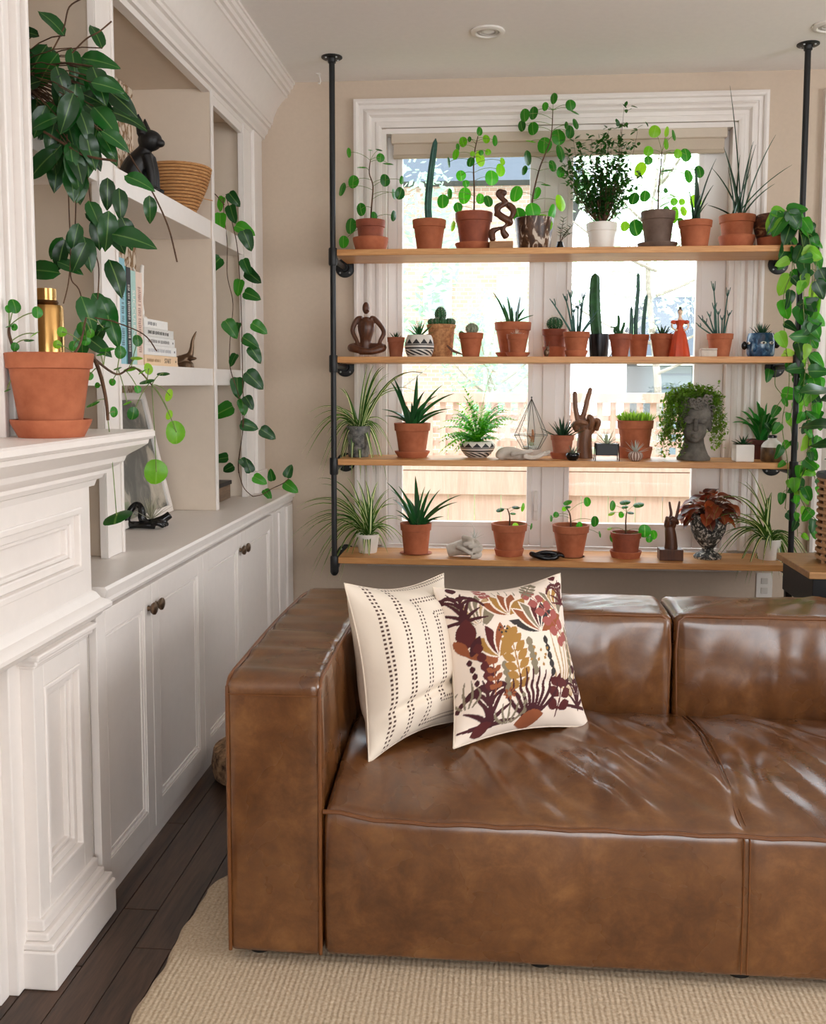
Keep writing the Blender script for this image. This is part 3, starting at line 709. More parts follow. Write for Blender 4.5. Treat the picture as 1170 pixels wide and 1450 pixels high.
# ================================================================ throw pillows with printed covers (print carried by vertex colours)
def pillow(name,label,BL,BR,TL,TR,th,paintfn,backcol,n=230,dent=0,parent=None,ears=.065):
    BL,BR,TL,TR=map(Vector,(BL,BR,TL,TR)); c=(BL+BR+TL+TR)/4
    nrm=(BR-BL).cross(TL-BL).normalized()
    T=thing(name,label,'pillow',(c.x,c.y,min(BL.z,BR.z)),'throw pillows on the sofa')
    def prof(u,v):
        a=max(0,1-abs(2*u-1)**2.4); b=max(0,1-abs(2*v-1)**2.4); return (a*b)**.68
    def surf(u,v,s):
        # edges pulled in between the corners
        eu=ears*math.sin(math.pi*v)*(abs(2*u-1)**2); ev=ears*math.sin(math.pi*u)*(abs(2*v-1)**2)
        uu=u+(eu if u<.5 else -eu); vv=v+(ev*.8 if v<.5 else -ev*1.1)
        p=(BL*(1-uu)+BR*uu)*(1-vv)+(TL*(1-uu)+TR*uu)*vv
        cr=.004*math.sin(22*u+9*v+3*math.sin(7*v))*prof(u,v)*(1-prof(u,v)**2)*2
        fold=-dent*math.exp(-((v-.20-.10*u)/.035)**2)*prof(u,v)
        return p+nrm*s*(th*prof(u,v)+cr+fold+.0012)
    for nm,s in (('front_cover',1),('back_cover',-1)):
        m=n if s>0 else 40
        mb=MB().grid(lambda u,v:surf(u,v,s),m,m)
        if s<0: mb.f=[f[::-1] for f in mb.f]
        o=part(nm,mb,CLOTH if s>0 else backcol,T,ang=180)
        if s>0:
            u,v=np.meshgrid(np.linspace(0,1,m+1),np.linspace(0,1,m+1)); col=paintfn(u,v).reshape(-1,3)
            ca=o.data.color_attributes.new('print','FLOAT_COLOR','POINT')
            ca.data.foreach_set('color',np.concatenate([col,np.ones((len(col),1))],1).astype(np.float32).ravel())
    ed=[surf(t/20,0,1) for t in range(21)]+[surf(1,t/20,1) for t in range(1,21)]+[surf(1-t/20,1,1) for t in range(1,21)]+[surf(0,1-t/20,1) for t in range(1,21)]
    part('edge_seam',MB().tube(ed,.002,6),backcol,T)
    return T
M=NM('printed_cloth'); vc=M.n('VertexColor',layer_name='print'); n=M.noise(M.co(),150,2); n2=M.noise(M.co(),9,3); M.set(vc.outputs[0],.9); bb=M.bump(n.outputs[0],.12,.001); M.bump(n2.outputs[0],.25,.012,bb)
CLOTH=M.m
LINEN=paint('cream_linen','#e2d3c0',.9,.03,.1,110)
def L3(h): return np.array(lin(h)[:3])
def paint_stitch(u,v):
    c=np.empty(u.shape+(3,)); c[:]=L3('#e6d8c7'); br=L3('#4e342a')
    x=np.abs(u-.95); y=np.abs(v-.46)/.8
    d=np.maximum(x,y); side=x>y
    along=np.where(side,v,u)
    for r0 in (.06,.19,.33,.48,.64,.80):
        for e in (0,.030):
            m=(np.abs(d-r0-e)<.0075)&(np.mod(along,.026)<.012); c[m]=br
    return c
def paint_floral(u,v):
    c=np.empty(u.shape+(3,)); c[:]=L3('#ecdccd')
    PL,DK,RU,OC,SG,PK,BR,TN=[L3(h) for h in ('#46191f','#571f1f','#93512f','#a67a3c','#857963','#a0564f','#35302e','#b99a70')]
    def ell(cx,cy,rx,ry,a,col):
        ca,sa=math.cos(a),math.sin(a); dx,dy=u-cx,v-cy; p=dx*ca+dy*sa;q=-dx*sa+dy*ca
        # pointed leaf: width shrinks to both tips
        m=(np.abs(p)<rx)&(np.abs(q)<ry*(1-(p/rx)**2)); c[m]=col
    def arc(cx,cy,r0,a0,a1,w,col,sy=1.0):
        dx,dy=u-cx,(v-cy)/sy; r=np.hypot(dx,dy); a=np.arctan2(dy,dx); m=(np.abs(r-r0)<w)&(a>a0)&(a<a1); c[m]=col
    def line(x0,y0,x1,y1,w,col,bow=0):
        for t in np.linspace(0,1,60):
            x=x0+(x1-x0)*t+bow*math.sin(math.pi*t); y=y0+(y1-y0)*t; m=(u-x)**2+(v-y)**2<(w*(.35+.65*math.sin(math.pi*min(1,t*.8+.2))))**2; c[m]=col
    def palm(cx,cy,s,col):
        for k,(w,hh) in enumerate(((.045,.17),(.085,.15),(.125,.11),(.15,.06))):
            for sg in (-1,1):
                line(cx,cy-s*.09+k*.004,cx+sg*w*s,cy+(hh-.05*k)*s*.8,.012*s,col,bow=-sg*.02*s); arc(cx+sg*w*s*.55,cy+(hh-.06)*s*.75,w*s*.5,.2,2.9,.010*s,col)
        ell(cx,cy+.17*s,.03*s,.035*s,1.57,col)
    def sprig(x0,y0,x1,y1,n,l,w,col,stem):
        line(x0,y0,x1,y1,.006,stem)
        a=math.atan2(y1-y0,x1-x0)
        for i in range(n):
            t=(i+.7)/n; x=x0+(x1-x0)*t; y=y0+(y1-y0)*t; ll=l*(.55+.45*math.sin(math.pi*min(1,t*.9+.05)))
            for sg in (-1,1): ell(x+math.cos(a+sg*1.15)*ll*.9,y+math.sin(a+sg*1.15)*ll*.9,ll*.85,w,a+sg*1.0,col)
        ell(x1,y1,l*.8,w,a,col)
    def dashes(x0,y0,x1,y1,n,w,h,col):
        for i in range(n): t=i/(n-1); ell(x0+(x1-x0)*t,y0+(y1-y0)*t,h,w,1.57,col)
    def tulip(cx,cy,s,cols,a0=1.57,n=5,sp=.42,w=.045):
        w*=.62; sp*=1.15
        for i in range(n):
            k=(i-(n-1)/2); a=a0-k*sp; ell(cx+math.cos(a)*.088*s,cy+math.sin(a)*.088*s,.098*s,w*s*1.35,a,L3('#ecdccd')); ell(cx+math.cos(a)*.085*s,cy+math.sin(a)*.085*s,.09*s,w*s,a,cols[i%len(cols)])
    def grass(cx,cy,n,l,spread,w,col):
        for i in range(n):
            k=(i-(n-1)/2)/max(1,(n-1)/2); line(cx+k*.03,cy,cx+k*spread,cy+l*(1-.35*k*k),w,col,bow=k*.03)
    grass(.80,.17,7,.50,.17,.008,TN); grass(.42,.78,7,.17,.14,.006,SG)
    tulip(.20,.66,1.5,[SG,TN,SG],1.57,6,.22,.04); tulip(.41,.72,1.15,[RU,OC,RU],1.6,5,.40,.055)
    tulip(.62,.58,1.45,[BR,RU,SG,DK,BR],1.62,7,.33,.042); tulip(.83,.70,1.25,[OC,SG,TN],1.75,5,.3,.045)
    tulip(.28,.46,1.25,[RU,OC,DK],1.9,5,.45,.05)
    palm(.10,.80,1.0,PL); palm(.20,.16,1.25,PL); palm(.90,.18,.95,PL); palm(.91,.84,.85,DK)
    ell(.09,.64,.10,.06,1.4,DK); ell(.05,.56,.07,.03,2.1,RU); ell(.13,.55,.07,.03,1.0,PL)
    dashes(.14,.53,.19,.30,5,.030,.034,DK); dashes(.30,.40,.33,.22,5,.022,.028,SG); dashes(.50,.52,.52,.34,5,.026,.032,SG)
    dashes(.63,.52,.66,.32,5,.020,.030,BR); dashes(.88,.58,.86,.28,7,.022,.03,SG); dashes(.93,.62,.95,.26,8,.016,.026,BR)
    sprig(.41,.22,.37,.60,7,.060,.026,OC,OC); sprig(.84,.46,.60,.88,6,.055,.034,PK,PK); sprig(.70,.05,.72,.26,3,.065,.032,DK,DK)
    grass(.50,.06,9,.30,.20,.012,PL); grass(.34,.05,5,.13,.10,.008,SG)
    for i in range(9): a=i*.7; ell(.57+.04*math.cos(a)*(1+i%2),.43+.03*math.sin(a)*(1+i%2),.012,.009,a,OC)
    for i in range(8): a=i*.785; ell(.34+.03*math.cos(a),.225+.025*math.sin(a),.016,.008,a,RU)
    for i in range(6): a=i*1.05; ell(.33+.03*math.cos(a),.62+.02*math.sin(a),.010,.007,a,BR)
    sprig(.24,.24,.22,.44,4,.035,.016,RU,RU); sprig(.56,.86,.70,.97,4,.035,.018,SG,SG); dashes(.08,.46,.12,.28,5,.016,.022,PL); dashes(.43,.20,.45,.10,3,.014,.018,SG)
    sprig(.30,.86,.28,.97,3,.035,.016,PK,PK); grass(.06,.20,4,.16,.05,.007,SG); grass(.95,.40,4,.20,.03,.006,TN)
    ell(.16,.05,.07,.04,.3,DK); ell(.50,.05,.10,.05,.2,RU)
    return c
pillow('throw_pillow','cream linen pillow with brown dotted stitch lines against the sofa arm',atz(522,1080,.40),atz(652,1020,.42),at(487,826,2.33),at(628,812,2.62),.105,paint_stitch,LINEN,dent=.02)
pillow('throw_pillow','pillow printed with rust and plum flowers leaning on the sofa back',atz(642,1060,.415),atz(834,1030,.40),at(613,832,2.47),at(793,812,2.62),.100,paint_floral,LINEN,dent=.012)
# ================================================================ rug and small things on the floor
M=NM('braided_wool')
sp=M.n('SeparateXYZ'); M.l(M.co('Object'),sp.inputs[0]); n=M.noise(M.co('Object'),30,4); n2=M.noise(M.co('Object'),150,3)
rowx=M.math('SINE',M.math('ADD',M.math('MULTIPLY',sp.outputs[0],520.0),M.math('MULTIPLY',n.outputs[0],3.0)))
rowy=M.math('SINE',M.math('ADD',M.math('MULTIPLY',sp.outputs[1],330.0),M.math('MULTIPLY',n2.outputs[0],5.0)))
hh=M.math('ADD',M.math('MULTIPLY',rowx,.5),M.math('MULTIPLY',rowy,.28))
M.set(M.ramp(n2.outputs[0],[(.3,lin('#b39c80')),(.7,lin('#d0bea4'))]),.95); M.bump(hh,.45,.003); WOOL=M.m
def rugf(u,v):
    x=-.735+u*2.9; y=.15+v*2.235
    e=min(u*2.9,(1-u)*2.9,v*2.235,(1-v)*2.235)
    w=.004*math.sin(y*23)+.002*math.sin(y*61) if u<.005 else 0
    if v>.97 and u<.03: x+=.05*(v-.97)/.03*(1-u/.03)
    return Vector((x+w,y,.001+.0115*min(1,e/.008)+.0006*math.sin(x*300)))
rug=part('area_rug',MB().grid(rugf,260,150),WOOL,ang=80); tag(rug,'cream braided wool rug under the front of the sofa','rug'); rug.location=(0,0,0)
bx=atz(306,1098,0)
T=thing('woven_rug_roll','brown flecked cork-like pouf on the floor behind the sofa arm','pouf',(-.78,3.02,0))
part('cover',MB((-.78,3.04,0)).lathe([(0,0),(.10,0),(.15,.012),(.158,.05),(.15,.10),(.11,.125),(0,.13)],28),mottled('flecked_wool','#3a2418','#b08a66',48,.95,.8),T)
T.name='floor_pouf'
# ================================================================ shared leaf meshes
def leafmesh(name,mat,outline,n=7,fold=.22,curl=.25,cols=(-1,-.55,0,.55,1)):
    """blade in xy, tip along +y, face along +z"""
    mb=MB(); vs=[];fs=[];uv=[]; m=len(cols)
    for i in range(n+1):
        t=i/n; y0,w=outline(t)
        for c in cols:
            x=c*w; vs.append((x,y0-(abs(c)**2)*w*.18*(1-t)*(1 if t<.3 else .3),fold*abs(x)-curl*(t-.3)**2+.03*math.sin(9*t+2*c)*abs(c))); uv.append((.5+c*.5,t))
    for i in range(n):
        for j in range(m-1):
            a=i*m+j; fs.append((a,a+1,a+m+1,a+m))
    mb.add(vs,fs,uv); me=mesh(name,mb); me.materials.append(mat); return me
def roundmesh(name,mat):
    vs=[(0,0,0)];uv=[(.5,.5)];fs=[]; n=16
    for r in (.45,.8,1.0):
        for k in range(n):
            a=2*math.pi*k/n; rr=r*(1+.03*math.sin(3*a))
            vs.append((rr*math.sin(a)*.96,rr*math.cos(a),-.16*r*r+.02*math.sin(4*a)*r)); uv.append((.5+.5*r*math.sin(a),.5+.5*r*math.cos(a)))
    for k in range(n): fs.append((0,1+(k+1)%n,1+k))
    for q in range(2):
        for k in range(n): a=1+q*n; fs.append((a+k,a+(k+1)%n,a+n+(k+1)%n,a+n+k))
    mb=MB().add(vs,[f[::-1] for f in fs],uv); me=mesh(name,mb); me.materials.append(mat); return me
oval=lambda t:(t,.30*math.sin(math.pi*t**.85)**.75*(1-.15*t)+.004)
heart=lambda t:(t*1.06-.06,.98*math.sqrt(t+.02)*max(0,1-t)**.85*(.9+.1*math.cos(6*t))+.002)
PILM=[roundmesh('pilea_leaf',L_PIL),roundmesh('pilea_leaf_pale',L_PILB)]
HOYM=leafmesh('hoya_leaf',L_HOY,oval,fold=.18,curl=.35)
POTM=[leafmesh('pothos_leaf',L_POT,heart,9),leafmesh('pothos_leaf_pale',L_POTB,heart,9),leafmesh('pothos_leaf_dark',L_POTD,heart,9)]
COLM=leafmesh('coleus_leaf',L_COL,heart,curl=.5)
# ================================================================ pots
def pot(T,p,rt,h,rb=None,mat=TERRA,style='terra',rim=.24,name='pot',soil=True):
    rb=rb or rt*.68
    if style=='terra':
        zr=h*(1-rim); rr=rb+(rt*.90-rb)*1.0
        pr=[(0,0),(rb*.97,0),(rb,h*.01),(rr,zr),(rt*.965,zr+h*.012),(rt,h*.99),(rt*.985,h),(rt*.90,h),(rt*.86,h*.84)]
    elif style=='plain': pr=[(0,0),(rb*.96,0),(rb,h*.03),(rt,h*.985),(rt*.98,h),(rt*.91,h),(rt*.88,h*.84)]
    elif style=='bowl': pr=[(0,0),(rb*.9,0)]+[(rb+(rt*1.12-rb)*math.sin(math.pi*.5*t/6),h*t/8) for t in range(1,7)]+[(rt*1.08,h*.86),(rt,h*.97),(rt*.97,h),(rt*.86,h),(rt*.84,h*.84)]
    elif style=='round': pr=[(0,0)]+[(rb+(rt*1.25-rb)*math.sin(math.pi*(.08+.84*t/9))**.8,h*t/9) for t in range(0,10)]+[(rt*.9,h*1.0),(rt*.85,h*.86)]
    o=part(name,MB(p).lathe(pr,28),mat,T,ang=30)
    if soil: part('soil',MB(p).lathe([(0,h*.86),(rt*.45,h*.865),(rt*.87,h*.85)],20),SOIL,T)
    return o
def saucer(T,p,r,h,mat=SAUC,deep=False):
    b=.88 if deep else .80
    part('saucer',MB(p).lathe([(0,0),(r*b,0),(r*.985,h*.8),(r,h*.97),(r*.99,h),(r*.93,h),(r*(b-.06),h*.22),(0,h*.2)],28),mat,T,ang=30)
def potted(name,label,px,sh,y,top,wt,wb=None,mat=TERRA,style='terra',sau=None,group=None,rim=.24,deep=False,cat='plant'):
    """pot whose foot stands on board sh at depth y; sizes measured in photo pixels"""
    p=spot(px,ZS[sh] if sh is not None else 0,y); k=K(y); base=proj(p)[1]
    T=thing(name,label,cat,p,group); q=p.copy()
    if sau:
        hs=(base-sau[1])*k; saucer(T,p,sau[0]*k/2,hs,deep=deep,mat=sau[2] if len(sau)>2 else SAUC); q=p+Vector((0,0,hs*.2+.0005))
    h=p.z+(base-top)*k-q.z
    pot(T,q,wt*k/2,h,(wb or wt*.66)*k/2,mat,style,rim)
    return T,q,Vector((q.x,q.y,q.z+h*.85)),wt*k/2,k
# ================================================================ plants
def pilea(T,y,soilp,stem,leaves,Z,sc,seed,pale=.15,sp=.055):
    rg=random.Random(seed); k=K(y)
    pts=[Vector(soilp)-Vector((0,0,.004))]+[at(*Z(X,Y),y) for X,Y in stem]
    path=smoothpath(pts,5); m=MB().tube(path,[.0042-.0022*i/len(path) for i in range(len(path))],7)
    pm=MB()
    for L in leaves:
        X,Y,w,h=L[:4]; dy=rg.uniform(-sp,sp); px,py=Z(X,Y); c=at(px,py,y+dy)
        w*=sc*k; h*=sc*k; s=max(w,h)/2
        if h<w: a=h/w; n=Vector((rg.uniform(-.15,.15),-a,math.sqrt(max(0,1-a*a))))
        else: a=w/h; n=Vector((math.copysign(math.sqrt(max(0,1-a*a)),c.x-pts[-1].x),-a,.12))
        d=Vector((rg.uniform(-.3,.3),0,-1)) if h>=w else Vector((rg.uniform(-.4,.4),-1,-.3))
        me=PILM[1] if rg.random()<pale else PILM[0]
        inst('leaf',me,T,c,d,n,s)
        # petiole from the stem a little below
        best=min(path,key=lambda q:(q-c).length+ (2*max(0,q.z-c.z) if c.z>path[0].z else 0))
        mid=(best+c)/2+Vector((0,0,.25*(c-best).length))
        pm.tube(bez(best,mid,c-n.normalized()*.001,5),.0011,5,False)
    part('stem',m,STEM,T); part('petioles',pm,STEMG,T,kind='stuff')
def blades(T,y,base,tips,Z,w,mat,seed,up=.35,spread=.05,bw=0,thick=.5,fold=.2,prof=None,sp=.06,name='leaf',n=9,dup=0):
    """each blade is a leaf object of its own from the crown to a measured tip"""
    rg=random.Random(seed); base=Vector(base)
    if dup: tips=list(tips)+[(X+rg.gauss(0,dup),Y+rg.gauss(0,dup)*.7) for X,Y in tips]
    for i,(X,Y) in enumerate(tips):
        tip=at(*Z(X,Y),y+rg.uniform(-sp,sp)); b=base+Vector((rg.uniform(-bw,bw),rg.uniform(-bw,bw),0))
        v=tip-b; hz=math.hypot(v.x,v.y)
        pc=b+Vector((v.x*.42,v.y*.42,max(v.z,0)*.62+up*hz+.03*min(1,hz*8)*(1 if v.z<0 else .2)))
        mb=MB().ribbon(b,pc,tip,w*rg.uniform(.8,1.15),n,fold,thick,prof)
        part(name,mb,mat,T)
def rosette(T,c,n,l,w,mat,seed,elev=(20,80),thick=.4,name='rosette',curl=.3,kind='stuff'):
    rg=random.Random(seed); m=MB(); c=Vector(c)
    for i in range(n):
        a=i*2.4+rg.random()*.3; e=R(elev[0]+(elev[1]-elev[0])*(i/n)+rg.uniform(-6,6)); ll=l*rg.uniform(.75,1.1)
        d=Vector((math.cos(a)*math.cos(e),math.sin(a)*math.cos(e),math.sin(e)))
        tip=c+d*ll; pc=c+d*ll*.5+Vector((-d.x*curl*.3,-d.y*curl*.3,-curl*.25))*ll
        m.ribbon(c+Vector((d.x,d.y,0))*.004,pc,tip,w,5,.25,thick)
    return part(name,m,mat,T,kind=kind)
def column(T,pts,r,mat=CACT,ribs=8,name='cactus_stem',tipr=.55,n=24):
    """ribbed cactus column along a path"""
    P=smoothpath(pts,5); m=MB(); N=len(P); vs=[];fs=[]
    for i,p in enumerate(P):
        t=i/(N-1); rr=r*(1 if t<.82 else math.sqrt(max(.02,1-((t-.82)/.18)**2)*(1-tipr*.0)))*(.86+.14*math.sin(math.pi*min(1,t+.2)))
        for kk in range(n):
            a=2*math.pi*kk/n; q=rr*(1+.14*math.cos(ribs*a)); vs.append(p+Vector((q*math.cos(a),q*math.sin(a),0)))
    for i in range(N-1):
        for kk in range(n): q=(kk+1)%n; fs.append((i*n+kk,i*n+q,(i+1)*n+q,(i+1)*n+kk))
    fs.append(tuple((N-1)*n+kk for kk in range(n))); m.add(vs,fs)
    return part(name,m,mat,T)
def globe(T,c,r,hz,mat=CACT,ribs=12,spines=True,name='cactus_globe',seed=1):
    m=MB(c).lathe([(r*math.sin(math.pi*t/10)+.0003,hz*(1-math.cos(math.pi*t/10))) for t in range(11)],36,ribs=ribs,ramp=.10)
    o=part(name,m,mat,T)
    if spines:
        s=MB(c); rg=random.Random(seed)
        for k in range(ribs):
            for j in range(2,10):
                t=math.pi*j/10; a=2*math.pi*k/ribs; p=Vector((1.08*r*math.sin(t)*math.cos(a),1.08*r*math.sin(t)*math.sin(a),hz*(1-math.cos(t))))
                d=Vector((p.x/r,p.y/r,.3-.6*math.cos(t)))
                for q in range(2):
                    e=(d+Vector((rg.gauss(0,.5),rg.gauss(0,.5),rg.gauss(0,.5)))).normalized(); s.tube([p,p+e*r*.28],[.0006,.0002],3,False)
        part('spines',s,SPINE,o,kind='stuff')
    return o
def sticks(T,y,base,tips,Z,r,mat,seed,bw=.015,sp=.03,fork=False,name='stem'):
    rg=random.Random(seed); base=Vector(base)
    for (X,Y) in tips:
        tip=at(*Z(X,Y),y+rg.uniform(-sp,sp)); b=base+Vector((rg.uniform(-bw,bw),rg.uniform(-bw,bw)*.6,0)); b.x=base.x+max(-bw,min(bw,(tip.x-base.x)*.5))
        mid=(b+tip)/2+Vector((rg.uniform(-.006,.006),0,rg.uniform(0,.008)))
        P=bez(b,mid,tip,7); m=MB().tube(P,[r*(1-.45*i/7) for i in range(8)],7)
        if fork:
            for s in (-1,1): m.tube(bez(P[6],P[6]+Vector((s*.005,0,.006)),P[7]+Vector((s*.009,rg.uniform(-.005,.005),.010)),4),[r*.6,r*.55,r*.5,r*.45,r*.35],6)
        part(name,m,mat,T)
# pixel frames of the photo crops the measurements were read from
def ZF(x0,y0,x1): s=(x1-x0)/1170; return (lambda X,Y:(x0+s*X,y0+s*Y)),s
ZA,sA=ZF(460,110,820); ZB,sB=ZF(800,110,1170); ZC_,sC=ZF(460,360,820); ZD,sD=ZF(750,360,1170)
ZE,sE=ZF(540,520,780); ZG,sG=ZF(780,520,1080); ZH,sH=ZF(420,510,800); ZI,sI=ZF(420,650,800); ZJ,sJ=ZF(1000,660,1170); ZK,sK=ZF(780,510,1170); ZN,sN=ZF(780,650,1170)
YB,YM,YF=4.33,4.25,4.18
# ---------------------------------------------------------------- top board
T,q,sp_,r,k=potted('potted_pilea','lanky pilea in terracotta pot standing beside the left iron pole','524',0,YM,312,45) if False else potted('potted_pilea','lanky pilea in terracotta pot standing beside the left iron pole',525,0,YM,312,43,32,TERRA2,sau=(52,337))
pilea(T,YM,sp_,[(215,600),(222,500),(205,440),(210,380)],[(108,345,25,45),(172,410,52,48),(210,332,25,22),(250,330,35,25),(257,368,40,42),(292,393,55,48),(130,478,58,62),(77,512,40,65),(280,472,45,58),(357,472,18,40),(348,533,42,58),(322,535,15,50),(165,606,50,62),(230,635,28,40),(117,682,62,75),(190,690,80,75),(85,755,55,60),(320,637,20,50)],ZA,sA,1,.05)
T,q,sp_,r,k=potted('potted_cactus','single tall bare cactus column in terracotta pot on the top board',608,0,YM,312,49,34)
column(T,[sp_,at(606,290,YM),at(610,245,YM),at(617,196,YM)],.0145,CACTB,7)
T,q,sp_,r,k=potted('potted_pilea','bushy pilea in terracotta pot beside the twisted wooden figure',671,0,YM,302,54,38,TERRA2,sau=(54,345))
pilea(T,YM,sp_,[(688,520),(685,420),(690,340),(705,270)],[(635,295,40,48),(665,283,18,25),(715,247,28,40),(745,282,35,40),(787,290,24,50),(610,320,18,35),(600,352,35,50),(680,350,25,25),(720,345,25,25),(752,342,30,30),(670,387,40,45),(720,372,45,75),(567,390,14,50),(627,450,50,50),(650,487,35,35),(572,534,25,50),(542,568,60,65),(640,542,65,78),(612,597,45,48),(770,460,65,70),(812,425,45,60),(820,385,25,35),(718,557,42,50),(755,567,45,55),(637,665,75,85),(587,682,25,50)],ZA,sA,2,.35)
# twisted figure
p=spot(710,ZS[0],YF); T=thing('twisted_figure','dark carved wooden twisted figure on a pale wood block','sculpture',p)
part('base',MB(p).box(-.05,.05,-.035,.035,0,.034),woodmat('pale_block','#8a5f3c','#b5895f','x',2,.6),T,smooth=False,bevel=.002)
tw=[(775,752),(770,710),(812,690),(858,668),(805,632),(788,590),(830,580),(868,610),(850,660),(820,700),(838,735)]
up=[(790,640),(800,600),(835,575),(812,555),(795,535),(808,520),(828,530)]
m=MB().tube(smoothpath([at(*ZA(*a),YF+.012*math.sin(i*1.3)) for i,a in enumerate(tw)],6),[.011+.005*math.sin(i*.35) for i in range(61)],12)
m.tube(smoothpath([at(*ZA(*a),YF-.008) for a in up],6),[.012-.0001*i for i in range(37)],12).ell(at(*ZA(822,530),YF-.008),(.017,.013,.014),14,10)
part('figure',m,WOODD,T,fuse=.004)
M=NM('mottled_glaze'); n=M.noise(M.co('Object',(1,1,.4)),38,3,.5,1.5); M.set(M.ramp(n.outputs[0],[(.42,lin('#3b2417')),(.55,lin('#6a4a32')),(.62,lin('#cdbfae'))]),.35); GLAZE=M.m
T,q,sp_,r,k=potted('potted_pilea','tallest leaning pilea in a mottled brown and cream glazed pot',756,0,YM,310,56,46,GLAZE,'plain')
pilea(T,YM,sp_,[(955,570),(985,430),(1015,350),(1042,270),(1050,150)],[(1052,95,32,50),(1013,132,30,40),(1053,143,32,18),(958,162,42,60),(918,172,45,60),(905,222,35,50),(957,233,50,60),(950,290,55,50),(1010,310,70,75),(1078,272,70,75),(1132,125,50,50),(1150,155,55,50),(1158,212,30,50),(1132,250,45,60),(1115,220,20,35),(1090,345,45,75),(1052,405,40,55),(1088,435,40,50),(930,370,30,70),(917,425,28,45),(1018,490,50,40),(972,530,40,60),(878,533,62,75),(1090,575,50,80),(1052,620,35,75),(958,612,75,75),(892,635,60,75),(1003,675,95,95)],ZA,sA,3,.05)
# small sprig plant behind
p=spot(793,ZS[0],YB); T=thing('sprig_cutting','leafy cutting in small dark jar behind the glazed pot','plant',p)
part('jar',MB(p).lathe([(0,0),(.017,0),(.019,.03),(.014,.045),(.012,.055),(.010,.055),(.010,.03)],18),BLACKG,T)
m=MB(); lv=MB(); rg=random.Random(5)
for tx,ty in ((1140,680),(1120,700),(1100,650),(1085,690),(1128,720)):
    tip=at(*ZA(tx,ty),YB); P=bez(p+Vector((0,0,.05)),(p+tip)/2+Vector((0,0,.04)),tip,6); m.tube(P,.0012,5)
    for j in range(2,7):
        for s in (-1,1):
            d=Vector((s,rg.uniform(-.5,.5),.6)).normalized(); lv.ribbon(P[j],P[j]+d*.010,P[j]+d*.021,.009,4,.2)
part('stem',m,STEM,T); part('foliage',lv,L_BUS,T,kind='stuff')
# bush in white pot
T,q,sp_,r,k=potted('potted_bush','dense small-leaved bush in a white ceramic pot on the top board',852,0,YM,317,44,34,CERW,'terra',rim=.3)
rg=random.Random(8); m=MB(); lv=MB(); tips=[]
for i in range(46):
    a=rg.uniform(0,6.28); e=rg.random(); x=852+rg.gauss(0,27); x=min(max(x,803),918); yy=rg.uniform(196,262) if abs(x-860)<42 else rg.uniform(215,275)
    tips.append((x,yy))
tips+=[(884,152),(862,182),(903,186),(838,196),(880,178),(812,196)]
for (x,yy) in tips:
    tip=at(x,yy,YM+rg.uniform(-.10,.10)); b=sp_+Vector((rg.uniform(-.012,.012),rg.uniform(-.012,.012),0))
    pc=b+Vector(((tip.x-b.x)*.75,(tip.y-b.y)*.7,(tip.z-b.z)*.35)); P=bez(b,pc,tip,9); m.tube(P,[.0024-.0002*j for j in range(10)],5)
    for j in range(3,10):
        for s in range(4 if j<9 else 5):
            o=P[j]+Vector((rg.gauss(0,.012),rg.gauss(0,.012),rg.gauss(0,.010))); d=Vector((rg.gauss(0,1),rg.gauss(0,1),rg.gauss(.2,.6))).normalized()
            lv.ribbon(o,o+d*.009+Vector((0,0,.002)),o+d*rg.uniform(.020,.030),rg.uniform(.013,.018),4,.15,prof=lambda t:math.sin(math.pi*min(1,t*.9+.08))**.7)
part('stem',m,STEM,T); part('foliage',lv,L_BUS,T,kind='stuff')
T,q,sp_,r,k=potted('potted_pilea','pilea in a grey-brown clay pot beside the white potted bush',931,0,YM,301,48,34,mottled('grey_clay','#5d4a40','#7d675a',14,.8,.15),sau=(56,345,mottled('grey_clay_saucer','#5d4a40','#7d675a',14,.8,.15)))
pilea(T,YM,sp_,[(420,500),(430,400),(435,330)],[(403,240,55,55),(460,243,24,45),(492,257,25,50),(458,297,28,48),(375,328,45,45),(375,370,40,40),(335,410,50,70),(455,412,55,50),(478,333,35,30),(508,340,40,42),(545,345,55,60),(605,420,50,55),(558,440,45,60),(588,552,58,60),(358,530,45,50),(308,540,45,55),(453,505,22,25),(485,525,40,35),(490,555,35,35),(525,555,30,30),(535,597,35,45),(455,590,30,30),(495,615,50,75),(268,665,40,45),(315,672,55,75),(375,665,62,72),(525,650,40,50)],ZB,sB,4,.45)
T,q,sp_,r,k=potted('potted_aloe','small upright aloe in terracotta pot beside the tall spiked plant',984,0,YF,314,47,35)
blades(T,YF,sp_,[(587,378),(597,465),(550,480),(678,362),(665,480),(640,560),(565,540),(610,520)],ZB,.016,L_SAN,5,.02,bw=.012,thick=.6,sp=.02)
T,q,sp_,r,k=potted('potted_sansevieria','cylindrical snake plant with long thin spikes in terracotta pot',1043,0,YM,307,50,37,sau=(50,335))
blades(T,YM,sp_,[(740,35),(712,310),(720,335),(732,400),(845,285),(855,300),(945,255),(1018,390),(940,475),(660,405),(640,570),(785,345),(803,490),(838,300),(830,430)],ZB,.014,L_SAN,6,.02,bw=.03,thick=.9,sp=.03,prof=lambda t:.75*(1-t)**.6+.05)
M=NM('marbled_clay'); n=M.noise(M.co('Object',(1,1,2.5)),9,4,.6,2.5); M.set(M.ramp(n.outputs[0],[(.4,lin('#3a2017')),(.55,lin('#6b3f2a')),(.66,lin('#b08a62'))]),.6); MARB=M.m
T,q,sp_,r,k=potted('potted_pothos','trailing pothos in a dark marbled clay pot at the right iron pole',1098,0,YM,306,54,40,MARB,'bowl',sau=(52,330),deep=True)
POTHOS=(T,sp_)
